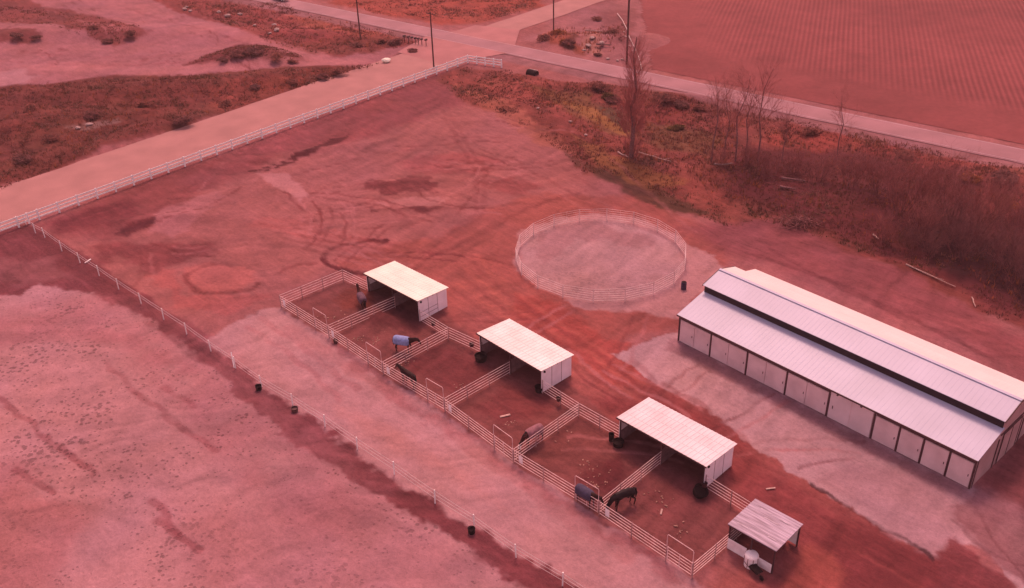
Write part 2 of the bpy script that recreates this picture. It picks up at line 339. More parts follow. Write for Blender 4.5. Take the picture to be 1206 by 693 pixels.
# -- top left lots, tracks and banks
TL = [(-120, -60), (345, -40), (340, 8), (420, 30), (505, 46), (520, 56), (470, 66), (125, 176), (-80, 245), (-120, 250)]
zone(TL, A(184, 90, 95), 1, 5, 1, 1)
zone([(-120, 105), (60, 98), (120, 90), (260, 88), (380, 82), (412, 80), (470, 68), (480, 62), (420, 86), (300, 122), (125, 176), (-80, 250), (-120, 255)], A(126, 47, 44), 1.2, 5, .7, 1, grass=.9)
zone([(20, 150), (140, 130), (200, 140), (100, 180), (20, 190)], A(118, 44, 38), 1.6, 5, 2, .7)
zone([(230, 108), (330, 92), (400, 84), (360, 100), (260, 128)], A(148, 54, 46), 1.6, 5, 2, .7)
zone([(80, 150), (130, 142), (145, 145), (100, 155)], A(155, 90, 88), .8, 3, .6, .8)
zone([(-120, 5), (30, -5), (60, 10), (120, 18), (165, 34), (170, 45), (140, 55), (105, 48), (60, 32), (20, 30), (-120, 20)], A(140, 50, 48), 1.6, 5, 1, .9, grass=.5)
zone([(-120, 38), (30, 37), (52, 44), (40, 52), (-120, 50)], A(128, 46, 46), 1.4, 4, .8, .9, grass=.5)
zone([(215, 78), (250, 66), (280, 54), (305, 54), (330, 66), (365, 74), (330, 77), (250, 79)], A(125, 44, 46), 1, 4, .7, .95, grass=.5)
zone([(165, -10), (340, -10), (350, 12), (440, 32), (500, 48), (470, 56), (440, 62), (400, 68), (330, 60), (270, 32), (215, 18)], A(152, 54, 52), 1.4, 5, .8, .95, grass=.8)
zone([(330, 15), (430, 38), (480, 48), (440, 50), (360, 32)], A(178, 72, 60), 1.2, 4, 1.5, .8)
zone([(400, 45), (460, 48), (450, 64), (410, 66), (330, 58)], A(135, 52, 46), 1.2, 4, 1.2, .8)
zone([(-120, 85), (30, 82), (45, 90), (20, 100), (-120, 108)], A(204, 112, 118), 1, 4, 1, .8)
zone([(90, 25), (160, 38), (150, 44), (100, 36)], A(186, 86, 88), 1.4, 4, 1, .6)
# -- verges beside the roads (shoulders)
hw0, hw1 = G(356, 7), G(1187, 180); hd = (hw1 - hw0).normalized(); hn = Vector((-hd.y, hd.x, 0))
def HWP(s, t): p = hw0 + hd * s + hn * t; return (p.x, p.y)
zone([HWP(-60, -6.6), HWP(300, -6.6), HWP(300, -2.5), HWP(-60, -2.5)], A(168, 88, 92), .5, 4, .8, .85, px=False)
zone([HWP(-60, 2.3), HWP(300, 2.3), HWP(300, 4.4), HWP(-60, 4.4)], A(186, 90, 90), .4, 4, .6, .8, px=False)

f0 = Vector((-124.425, 30.4506, 0)); fd = Vector((-.0870954, .99619998, 0)); fn = Vector((-fd.y, fd.x, 0)) * 1.0     # rail fence line; fn points to the road
CROSS = W([(468, 62), (500, 44), (540, 36), (560, 30), (612, 36), (604, 62), (570, 68), (548, 70), (520, 76)])
STROKES = []      # tyre tracks and drag lines: pixel polyline, width m, colour, opacity
def stroke(pts, w, col, op=.6, soft=.25): STROKES.append((W(pts), w, np.array(col), op, soft))
dkk = A(112, 38, 42); dk = A(134, 48, 50); lt = A(200, 96, 98); sandd = A(158, 66, 72)
def loop(cx, cy, rx, ry, a0, a1, n=24):
    return [(cx + rx * math.cos(R(a0 + (a1 - a0) * i / n)), cy + ry * math.sin(R(a0 + (a1 - a0) * i / n))) for i in range(n + 1)]
stroke(loop(445, 303, 66, 20, 90, 280), .42, dkk, 1.0, .15); stroke(loop(445, 303, 63, 18, 90, 280), .35, dkk, .8, .15)
stroke([(330, 322), (350, 312), (372, 310)], .35, dk, .5)
stroke(loop(262, 328, 45, 18, 20, 200), .42, dk, .7, .2); stroke(loop(262, 328, 41, 16, 60, 290), .35, dk, .5, .2)
stroke([(445, 298), (500, 305), (560, 280), (620, 245), (690, 225)], .4, dk, .45); stroke([(370, 270), (440, 285), (520, 300)], .4, dk, .4)
stroke([(520, 130), (560, 200), (560, 250), (500, 300)], .5, dk, .35); stroke([(528, 130), (570, 200), (570, 250), (510, 300)], .5, dk, .3)
for i in range(9):
    y = 268 + i * 5
    stroke([(300 + i * 8, y - 10), (380 + i * 8, y + 4), (450 + i * 6, y + 14)], .2, dk if i % 2 else lt, .35)
for i in range(8):
    stroke([(445 + i * 3, 230 + i * 2), (470 + i * 5, 262 + i * 3)], .2, dk if i % 2 else lt, .35)
for i in range(7):
    stroke([(600 + i * 20, 200 - i * 2), (650 + i * 22, 225 + i * 3), (700 + i * 20, 250 + i * 4)], .3, dk if i % 2 else lt, .3)
for i in range(6):
    stroke([(560 - i * 6, 300 + i * 8), (600, 340 + i * 9), (680, 392 + i * 8), (760, 450 + i * 6)], .3, dk if i % 2 else A(206, 88, 80), .35)
for i in range(5):
    stroke([(900 + i * 14, 575 + i * 6), (1000 + i * 14, 640 + i * 8), (1090 + i * 10, 690 + i * 8)], .3, A(165, 62, 60) if i % 2 else dk, .35)
for a in ([(-40, 430), (0, 470), (60, 520), (112, 560)], [(125, 425), (160, 462), (205, 495), (255, 530)], [(180, 590), (212, 628)], [(186, 612), (235, 650)], [(20, 552), (60, 580)], [(190, 455), (230, 480)]):
    stroke(a, .34, sandd, .65, .3)
stroke([(0, 388), (60, 372), (120, 372), (190, 400), (260, 470), (330, 540), (400, 590)], 5.5, A(184, 88, 94), .5, 3.0)
for i, c in enumerate([(250, 30), (290, 42), (330, 60), (380, 72)]): pass
stroke([(-60, 66), (60, 78), (160, 84), (300, 80), (420, 74)], 3.0, A(205, 102, 106), .8, 1.5)
stroke([(110, 2), (200, 22), (300, 50), (400, 74), (450, 78)], 3.2, A(200, 98, 102), .7, 1.5)
stroke([(30, 62), (110, 68), (210, 66)], .7, A(165, 70, 76), .5, .4); stroke([(0, 72), (110, 78), (240, 74)], .5, A(165, 70, 76), .5, .4)
stroke([(150, 10), (230, 36), (330, 64)], .5, A(165, 70, 76), .5, .4)
stroke([(340, 385), (420, 440), (520, 500), (640, 590), (740, 660)], .8, A(196, 98, 100), .5, .5); stroke([(320, 400), (400, 455), (500, 520), (610, 600), (700, 668)], .8, A(214, 120, 124), .5, .5)
stroke([(305, 375), (350, 402), (420, 460)], .4, A(190, 92, 96), .5, .3); stroke([(290, 385), (340, 415), (400, 470)], .4, A(190, 92, 96), .5, .3)
stroke([(940, 552), (968, 546), (1008, 540)], .22, A(160, 80, 84), .7, .15); stroke([(745, 425), (762, 440), (770, 448)], .35, A(168, 84, 88), .5, .3)
stroke([(955, 570), (1000, 598), (1050, 628), (1098, 656)], .28, A(70, 24, 28), .8, .12)
stroke([(880, 520), (830, 482), (780, 452)], .4, A(150, 58, 58), .5, .3)
stroke([(1150, 600), (1180, 650), (1215, 690)], .2, A(120, 52, 56), .5, .12); stroke([(1120, 610), (1160, 650), (1206, 668)], .2, A(120, 52, 56), .4, .12)
stroke([(890, 300), (1000, 340), (1100, 390), (1206, 440)], .4, A(120, 46, 50), .6, .3); stroke([(900, 290), (960, 325), (1010, 350), (1060, 375)], .3, A(120, 46, 50), .5, .3)
rs_ = random.Random(77)
for i in range(110):
    if i < 55: cx0, cy0 = rs_.uniform(120, 600), rs_.uniform(130, 320)
    elif i < 85: cx0, cy0 = rs_.uniform(480, 900), rs_.uniform(300, 560)
    else: cx0, cy0 = rs_.uniform(0, 420), rs_.uniform(10, 80)
    if i < 85 and cy0 < 290 - .36 * cx0: continue
    if i >= 55 and i < 85 and (cy0 > 335 + .66 * (cx0 - 331) or (cx0 > 715 and cy0 > 370 and cy0 < 425 + .66 * (cx0 - 722))): continue
    if (G(cx0, cy0) - Vector((-64.75, 75.45, 0))).length < 20: continue
    q = G(cx0, cy0); a0_ = rs_.choice([ANG + .35, ANG - .5, ANG + .05, ANG + 1.1, ANG - .9]) + rs_.uniform(-.3, .3); cu = rs_.uniform(-.11, .11); pts_ = []; x_, y_ = q.x, q.y
    for k in range(9): pts_.append((x_, y_)); x_ += math.cos(a0_) * 1.3; y_ += math.sin(a0_) * 1.3; a0_ += cu
    for off in (0, 1.5):
        nx_, ny_ = -math.sin(a0_) * off, math.cos(a0_) * off
        STROKES.append(([(x + nx_, y + ny_) for x, y in pts_], .22, np.array(dk if rs_.random() < .6 else lt), rs_.uniform(.35, .75), .15))
stroke([(30, 268), (130, 340), (250, 424)], 1.3, A(112, 42, 46), .6, .8)

def build_ground():
    a0 = math.atan2(fwh.y, fwh.x); hw = R(46)
    ang = np.concatenate([np.linspace(-hw, hw, 860), np.linspace(hw, 2 * math.pi - hw, 60)[1:-1]]) + a0
    dep = np.linspace(R(53), R(6.6), 520)
    rad = np.concatenate([[8, 22, 34], CAMH / np.tan(dep), [520, 620, 800, 1100, 1600, 2400, 3600, 5600]])
    na, nr = len(ang), len(rad)
    RR, AA = np.meshgrid(rad, ang, indexing='ij')
    X = (RR * np.cos(AA)).ravel(); Y = (RR * np.sin(AA)).ravel()
    n = X.size
    Zh = Hn(X, Y)
    base = A(178, 83, 83)
    col = np.tile(base, (n, 1)); hoof = np.zeros(n); grass = np.zeros(n)
    n1 = fbm(X, Y, 14, 3); n2 = fbm(X, Y, 3.2, 5); n3 = fbm(X, Y, 1.0, 9, 3); n4 = fbm(X, Y, .5, 19, 2)
    wx = {}
    for poly, c, warp, wsz, soft, op, hf, gr in Z:
        px = [p[0] for p in poly]; py = [p[1] for p in poly]; pad = soft + 2 * warp + 1
        sel = np.where((X > min(px) - pad) & (X < max(px) + pad) & (Y > min(py) - pad) & (Y < max(py) + pad))[0]
        if not len(sel): continue
        x, y = X[sel], Y[sel]
        if wsz not in wx:
            wx[wsz] = ((fbm(X, Y, wsz, 31, 4) - .5) * 3.2, (fbm(X, Y, wsz, 77, 4) - .5) * 3.2)
        d = sdist(x + wx[wsz][0][sel] * warp, y + wx[wsz][1][sel] * warp, poly)
        d = d + (n3[sel] - .5) * 1.1 * min(1.0, warp) + (n4[sel] - .5) * .7 * min(1.0, warp)
        soft = soft * .6
        m = sstep(-soft, soft, d) * op
        m = m * np.clip(.72 + .56 * n2[sel], 0, 1) if op < 1 else m
        col[sel] = col[sel] * (1 - m[:, None]) + c * m[:, None]
        hoof[sel] = hoof[sel] * (1 - m) + (hf or 0) * m
        grass[sel] = grass[sel] * (1 - m) + (gr if gr is not None else (grass[sel] if op < .9 else 0)) * m
    wv = fbm(X, Y, 2.5, 41, 3) - .5; wv2 = fbm(X, Y, 2.5, 43, 3) - .5
    for pts, w, c, op, soft in STROKES:
        px = [p[0] for p in pts]; py = [p[1] for p in pts]; pad = w + soft + 1
        sel = np.where((X > min(px) - pad) & (X < max(px) + pad) & (Y > min(py) - pad) & (Y < max(py) + pad))[0]
        if not len(sel): continue
        d = pdist(X[sel] + wv[sel] * 1.2, Y[sel] + wv2[sel] * 1.2, pts)
        m = (1 - sstep(w / 2, w / 2 + soft, d)) * op * np.clip(n2[sel] * 2 - .15, 0, 1)
        col[sel] = col[sel] * (1 - m[:, None]) + c * m[:, None]
        if w < 1: Zh[sel] -= m * .05
    # soil is never one tone
    tone = 1 + (n1 - .5) * .45 + (n2 - .5) * (.42 + .5 * grass) + (n3 - .5) * (.34 + .7 * grass)
    sand = np.clip(col[:, 1] / .13, 0, 1)
    su, sv2 = X * right.x + Y * right.y + (n1 - .5) * 12, X * fwh.x + Y * fwh.y + (n1 - .5) * 10     # scraped, dragged soil
    sk1 = fbm(su / 5.5, sv2 / .9, 1, 111, 4) - .5; su2, sv3 = su * .6 + sv2 * .8, -su * .8 + sv2 * .6
    sk2 = fbm(su2 / 6, sv3 / .8, 1, 131, 4) - .5; blend = sstep(.4, .6, fbm(X, Y, 16, 71))
    tone = tone + (sk1 * blend + sk2 * (1 - blend)) * .85 * (1 - grass)
    Zh += (sk1 * blend + sk2 * (1 - blend)) * .14 * (1 - np.clip(sand, 0, 1)) * (1 - grass)
    tone = 1 + (tone - 1) * (1 - .45 * sand)
    warm = (fbm(X, Y, 7, 61) - .5)
    col = col * tone[:, None]
    col[:, 0] *= (1 + warm * .10) * .95; col[:, 1] *= .99; col[:, 2] *= 1 - warm * .2
    col *= .97
    og = np.clip((fbm(X, Y, 5, 91) - .5) * 3, 0, 1) * grass          # dry orange and olive growth
    col = col * (1 - .35 * og[:, None]) + np.array([.17, .066, .045]) * .35 * og[:, None]
    col = np.clip(col, .004, .8)
    flat = np.clip(1 - hoof, 0, 1)
    Zh = Zh + (n2 - .5) * (.10 + .30 * grass) * flat + (n3 - .5) * (.05 + .22 * grass)
    qx, qy = X - f0.x, Y - f0.y; qs, qt = qx * fd.x + qy * fd.y, qx * fn.x + qy * fn.y
    hs, ht = (X - hw0.x) * hd.x + (Y - hw0.y) * hd.y, (X - hw0.x) * hn.x + (Y - hw0.y) * hn.y
    rd = (sstep(-.6, 1.6, qt) * (1 - sstep(13.8, 16.2, qt)) * (qs > -90) * (qs < 340)); rd = np.maximum(rd, sstep(-5, -3.4, ht) * (1 - sstep(2.9, 5, ht)))
    cmx = sstep(-1, 1.5, sdist(X, Y, CROSS)); rd = np.maximum(rd, cmx)
    Zh = Zh * (1 - rd) - .05 * rd
    near = RR.ravel() < 480
    Zh = np.where(near, Zh, 0.0)
    # keep the ground under the buildings, roads and the field below their sheets
    co = np.stack([X, Y, Zh], 1)
    idx = np.arange(n).reshape(nr, na)
    a = idx[:-1]; b = idx[1:]
    quads = np.stack([a, b, np.roll(b, -1, 1), np.roll(a, -1, 1)], -1).reshape(-1, 4)
    me = bpy.data.meshes.new('ground')
    me.vertices.add(n); me.vertices.foreach_set('co', co.ravel())
    nf = len(quads)
    me.loops.add(nf * 4 + na); me.polygons.add(nf + 1)
    me.loops.foreach_set('vertex_index', np.concatenate([quads.ravel(), idx[0]]).astype(np.int32))
    me.polygons.foreach_set('loop_start', np.concatenate([np.arange(nf) * 4, [nf * 4]]).astype(np.int32))
    me.polygons.foreach_set('loop_total', np.concatenate([np.full(nf, 4), [na]]).astype(np.int32))
    me.polygons.foreach_set('use_smooth', np.ones(nf + 1, bool))
    at = me.attributes.new('soil', 'FLOAT_COLOR', 'POINT'); at.data.foreach_set('color', np.concatenate([col, np.ones((n, 1))], 1).ravel())
    at = me.attributes.new('hoof', 'FLOAT', 'POINT'); at.data.foreach_set('value', hoof)
    at = me.attributes.new('streaky', 'FLOAT', 'POINT'); at.data.foreach_set('value', np.clip(1.25 - sand * 1.0, .22, 1))
    me.update(calc_edges=True); me.validate()
    o = bpy.data.objects.new('ground', me); COL.objects.link(o); tag(o, 'bare reddish soil with sandy riding ground, gravel apron and rough grass', kind='structure')
    m = bpy.data.materials.new('soil'); m.use_nodes = True; nt = m.node_tree; b = nt.nodes['Principled BSDF']; L = nt.links.new
    b.inputs['Roughness'].default_value = .95; b.inputs['Specular IOR Level'].default_value = .1
    at = nt.nodes.new('ShaderNodeAttribute'); at.attribute_name = 'soil'
    ah = nt.nodes.new('ShaderNodeAttribute'); ah.attribute_name = 'hoof'
    ast = nt.nodes.new('ShaderNodeAttribute'); ast.attribute_name = 'streaky'
    tc = nt.nodes.new('ShaderNodeTexCoord')
    def noise(sc, det, inp=None):
        q = nt.nodes.new('ShaderNodeTexNoise'); q.inputs['Scale'].default_value = sc; q.inputs['Detail'].default_value = det
        L(tc.outputs['Object'], q.inputs['Vector']); return q
    def math_(op, a, bb=None):
        q = nt.nodes.new('ShaderNodeMath'); q.operation = op
        for i, v in enumerate((a, bb)):
            if v is None: continue
            if isinstance(v, (int, float)): q.inputs[i].default_value = v
            else: L(v, q.inputs[i])
        return q.outputs[0]
    fine = noise(2.6, 6); mid = noise(.7, 5)
    crumb = noise(7.0, 3); v = math_('ADD', math_('ADD', math_('MULTIPLY', fine.outputs[0], .50), math_('MULTIPLY', crumb.outputs[0], .45)), math_('MULTIPLY', mid.outputs[0], .30)); v = math_('ADD', v, .375)
    def streaks(rot, sx, sy):
        mp = nt.nodes.new('ShaderNodeMapping'); mp.inputs['Rotation'].default_value = (0, 0, -(ANG + rot)); mp.inputs['Scale'].default_value = (sx, sy, 1); L(tc.outputs['Object'], mp.inputs[0])
        q = nt.nodes.new('ShaderNodeTexNoise'); q.inputs['Scale'].default_value = 1; q.inputs['Detail'].default_value = 6; q.inputs['Roughness'].default_value = .68; q.inputs['Distortion'].default_value = .6
        L(mp.outputs[0], q.inputs['Vector']); return q.outputs[0]
    pick_ = noise(.06, 2); t_ = nt.nodes.new('ShaderNodeMapRange'); L(pick_.outputs[0], t_.inputs['Value']); t_.inputs['From Min'].default_value = .42; t_.inputs['From Max'].default_value = .58
    sa, sb = streaks(.15, .22, 1.3), streaks(-.75, .25, 1.2)
    st_ = math_('ADD', math_('MULTIPLY', sa, t_.outputs[0]), math_('MULTIPLY', sb, math_('SUBTRACT', 1.0, t_.outputs[0])))
    sm = math_('MULTIPLY', math_('SUBTRACT', st_, .5), math_('MULTIPLY', 1.4, ast.outputs['Fac']))
    v = math_('ADD', v, math_('MULTIPLY', sm, 1.0))
    # hoof prints: dark dents with uneven size and rows
    def prints(scale, thr):
        vo = nt.nodes.new('ShaderNodeTexVoronoi'); vo.inputs['Scale'].default_value = scale; vo.inputs['Randomness'].default_value = 1
        L(tc.outputs['Object'], vo.inputs['Vector'])
        dens = noise(.09, 4); d2 = noise(.45, 3); d3 = noise(6.0, 2)
        pick = math_('SUBTRACT', math_('ADD', math_('MULTIPLY', dens.outputs[0], .75), math_('MULTIPLY', d2.outputs[0], .35)), thr)
        size = math_('MULTIPLY', math_('MAXIMUM', pick, 0.0), 1.5)
        rim = nt.nodes.new('ShaderNodeMapRange'); rim.interpolation_type = 'SMOOTHSTEP'
        vo.inputs['Randomness'].default_value = 1.0; L(math_('SUBTRACT', math_('ADD', vo.outputs['Distance'], math_('MULTIPLY', math_('SUBTRACT', d3.outputs[0], .5), .35)), size), rim.inputs['Value'])
        rim.inputs['From Min'].default_value = -.05; rim.inputs['From Max'].default_value = .10; rim.inputs['To Min'].default_value = 1; rim.inputs['To Max'].default_value = 0
        gate = math_('GREATER_THAN', pick, .005)
        return math_('MULTIPLY', math_('MULTIPLY', rim.outputs[0], gate), ah.outputs['Fac'])
    h1 = prints(2.0, .46); h2 = prints(1.25, .49)
    hp = math_('MAXIMUM', h1, h2)
    v = math_('MULTIPLY', v, math_('SUBTRACT', 1.0, math_('MULTIPLY', hp, .40)))
    mx = nt.nodes.new('ShaderNodeVectorMath'); mx.operation = 'SCALE'; L(at.outputs['Color'], mx.inputs[0]); L(v, mx.inputs['Scale'])
    L(mx.outputs[0], b.inputs['Base Color'])
    bmp = nt.nodes.new('ShaderNodeBump'); bmp.inputs['Strength'].default_value = .6; bmp.inputs['Distance'].default_value = .12
    hh = math_('SUBTRACT', math_('ADD', math_('ADD', fine.outputs[0], math_('MULTIPLY', crumb.outputs[0], .4)), math_('MULTIPLY', mid.outputs[0], .8)), math_('MULTIPLY', hp, .9))
    L(hh, bmp.inputs['Height']); L(bmp.outputs[0], b.inputs['Normal'])
    me.materials.append(m)
    return o
build_ground()

# ------------------------------------------------------------------ roads and field: sheets laid just over the soil
def sheet(name, P0, d, nrm, s0, s1, t0, t1, ds, m, z, rag=.3, label=None, seed=1, zf=None):
    ns = int((s1 - s0) / ds) + 1; ts = np.linspace(0, 1, 7)
    ss = np.linspace(s0, s1, ns); vs = []
    e0 = t0 + (fbm(ss, ss * 0, 6, seed) - .5) * 2 * rag; e1 = t1 + (fbm(ss, ss * 0 + 50, 6, seed + 3) - .5) * 2 * rag
    for i, s in enumerate(ss):
        for t in ts:
            p = P0 + d * s + nrm * (e0[i] + (e1[i] - e0[i]) * t); vs.append((p.x, p.y, z + (.0 if t in (0, 1) else .04)))
    fs = [(i * 7 + j, (i + 1) * 7 + j, (i + 1) * 7 + j + 1, i * 7 + j + 1) for i in range(ns - 1) for j in range(6)]
    mb = MB(); mb.v = vs; mb.f = fs; o = mb.build(name, m, smooth=True); tag(o, label, kind='structure'); return o
M_gravel = mat('tan_gravel', A(201, 110, 107), .9, .06, .25, bump=.3, bscale=4)
M_asph = mat('worn_grey_asphalt', A(188, 104, 110), .85, .08, .2, bump=.15, bscale=8)
M_paint = mat('worn_road_paint', A(222, 138, 146), .7, .12, .8)
sheet('gravel_road', f0, fd, fn, -70, 90, 1.2, 14.3, 1.5, M_gravel, .012, .5, 'wide tan gravel road along the white rail fence', 5)
sheet('side_road', f0, fd, fn, 94, 330, 6.3, 13.9, 3, M_gravel, .012, .5, 'pale side road leading away beyond the crossing', 8)
sheet('highway', hw0, hd, hn, -260, 330, -3.0, 2.5, 3, M_asph, .03, .12, 'straight paved highway across the back of the place', 2)
for t, wd, nm in ((2.05, .16, 'edge_line'), (-2.5, .12, 'edge_line')):
    mb = MB()
    for s in range(-60, 280, 4):
        a = HWP(s, t); b_ = HWP(s + 4, t); z = .078
        mb.add([(a[0], a[1], z), (b_[0], b_[1], z), (b_[0] + hn.x * wd, b_[1] + hn.y * wd, z), (a[0] + hn.x * wd, a[1] + hn.y * wd, z)], [(0, 1, 2, 3)])
    tag(mb.build(nm, M_paint), 'faded painted line along the highway edge', kind='structure')
# crossing apron between gravel road, highway and side road
mb = MB(); cr = [G(*p) for p in [(468, 62), (500, 44), (540, 36), (560, 30), (612, 36), (604, 62), (570, 68), (548, 70), (520, 76)]]
mb.add([(p.x, p.y, .06) for p in cr], [tuple(range(len(cr)))[::-1]])
tag(mb.build('crossing', mat('pale_worn_crossing', A(202, 104, 104), .9, .08, .2, bump=.2, bscale=5)), 'pale worn ground where gravel road meets highway', kind='structure')
# furrowed field
def build_field():
    du = Vector((math.cos(R(-61.4)), math.sin(R(-61.4)), 0)); dv = Vector((-du.y, du.x, 0))
    o0 = G(1060, 100)
    left = W([(765, 84), (752, 5), (742, -40)]); poly = [HWP(79, 4.0)] + left + [(-330, 420), (-100, 620), (260, 520), HWP(360, 4.0)]
    us = np.arange(60, 330, .8); vs_ = np.concatenate([np.arange(4.4, 170, .8), np.arange(170, 330, 2.0)])
    U, V0 = np.meshgrid(us, vs_, indexing='ij')
    X = hw0.x + hd.x * U + hn.x * V0; Y = hw0.y + hd.y * U + hn.y * V0
    U0 = (X - o0.x) * du.x + (Y - o0.y) * du.y; V = (X - o0.x) * dv.x + (Y - o0.y) * dv.y
    wob = (fbm(X, Y, 40, 5) - .5) * 2
    ph = (V + wob * .6) * 2 * math.pi / 1.45
    sd = sdist((X + (fbm(X, Y, 6, 2) - .5) * 2).ravel(), Y.ravel(), poly).reshape(X.shape)
    end = sstep(0, 10, np.minimum(sd, V0 - 4) - 9)
    amp = .07 * end * (.4 + 1.2 * fbm(X, Y, 14, 8))
    Zf = .04 + .14 * sstep(0, 6, sd) * sstep(4.4, 9, V0) + (fbm(X, Y, 2.2, 4, 3) - .5) * .10 * sstep(0, 3, sd)
    ins = sd > 0
    idx = np.arange(U.size).reshape(U.shape)
    keep = ins[:-1, :-1] & ins[1:, :-1] & ins[1:, 1:] & ins[:-1, 1:]
    q = np.stack([idx[:-1, :-1], idx[1:, :-1], idx[1:, 1:], idx[:-1, 1:]], -1)[keep]
    used, inv = np.unique(q, return_inverse=True); q = inv.reshape(-1, 4)
    co = np.stack([X.ravel(), Y.ravel(), Zf.ravel()], 1)[used]
    n = len(co); nf = len(q)
    me = bpy.data.meshes.new('field'); me.vertices.add(n); me.vertices.foreach_set('co', co.ravel())
    me.loops.add(nf * 4); me.polygons.add(nf); me.loops.foreach_set('vertex_index', q.ravel().astype(np.int32))
    me.polygons.foreach_set('loop_start', (np.arange(nf) * 4).astype(np.int32)); me.polygons.foreach_set('loop_total', np.full(nf, 4, np.int32))
    me.polygons.foreach_set('use_smooth', np.ones(nf, bool))
    x, y = co[:, 0], co[:, 1]
    c = np.tile(A(158, 65, 65), (n, 1))
    stub = np.sin(ph.ravel()[used] + .6) * end.ravel()[used]                        # pale stubble rows between darker furrows
    t = 1 + (fbm(x, y, 22, 14) - .5) * .5 + (fbm(x, y, 3, 15) - .5) * .35
    c = c * t[:, None]; at = me.attributes.new('soil', 'FLOAT_COLOR', 'POINT'); at.data.foreach_set('color', np.concatenate([np.clip(c, .01, .8), np.ones((n, 1))], 1).ravel())
    me.update(calc_edges=True); me.validate()
    m = bpy.data.materials.new('tilled_soil'); m.use_nodes = True; nt = m.node_tree; b = nt.nodes['Principled BSDF']; b.inputs['Roughness'].default_value = .95; b.inputs['Specular IOR Level'].default_value = .1
    a_ = nt.nodes.new('ShaderNodeAttribute'); a_.attribute_name = 'soil'; at2 = me.attributes.new('rows', 'FLOAT', 'POINT'); at2.data.foreach_set('value', (end * (.35 + 1.3 * fbm(X, Y, 18, 8))).ravel()[used])
    ar = nt.nodes.new('ShaderNodeAttribute'); ar.attribute_name = 'rows'
    tc = nt.nodes.new('ShaderNodeTexCoord'); dp = nt.nodes.new('ShaderNodeVectorMath'); dp.operation = 'DOT_PRODUCT'; nt.links.new(tc.outputs['Object'], dp.inputs[0]); dp.inputs[1].default_value = (dv.x, dv.y, 0)
    nz = nt.nodes.new('ShaderNodeTexNoise'); nz.inputs['Scale'].default_value = .03; nz.inputs['Detail'].default_value = 2; nt.links.new(tc.outputs['Object'], nz.inputs['Vector'])
    def mth(op, *a):
        q = nt.nodes.new('ShaderNodeMath'); q.operation = op
        for i, v in enumerate(a):
            if isinstance(v, (int, float)): q.inputs[i].default_value = v
            else: nt.links.new(v, q.inputs[i])
        return q.outputs[0]
    si = mth('SINE', mth('ADD', mth('MULTIPLY', dp.outputs['Value'], 2 * math.pi / .92), mth('MULTIPLY', nz.outputs[0], 3.0)))
    n4 = nt.nodes.new('ShaderNodeTexNoise'); n4.inputs['Scale'].default_value = 1.2; n4.inputs['Detail'].default_value = 5; nt.links.new(tc.outputs['Object'], n4.inputs['Vector'])
    fac = mth('ADD', mth('ADD', mth('MULTIPLY', mth('MULTIPLY', si, ar.outputs['Fac']), .15), mth('MULTIPLY', n4.outputs[0], .4)), .8)
    sc_ = nt.nodes.new('ShaderNodeVectorMath'); sc_.operation = 'SCALE'; nt.links.new(a_.outputs['Color'], sc_.inputs[0]); nt.links.new(fac, sc_.inputs['Scale']); nt.links.new(sc_.outputs[0], b.inputs['Base Color'])
    bp = nt.nodes.new('ShaderNodeBump'); bp.inputs['Strength'].default_value = .3; bp.inputs['Distance'].default_value = .10; nt.links.new(mth('MULTIPLY', si, ar.outputs['Fac']), bp.inputs['Height']); nt.links.new(bp.outputs[0], b.inputs['Normal'])
    me.materials.append(m); o = bpy.data.objects.new('field', me); COL.objects.link(o); tag(o, 'tilled red brown field with straight furrows', kind='structure')
build_field()

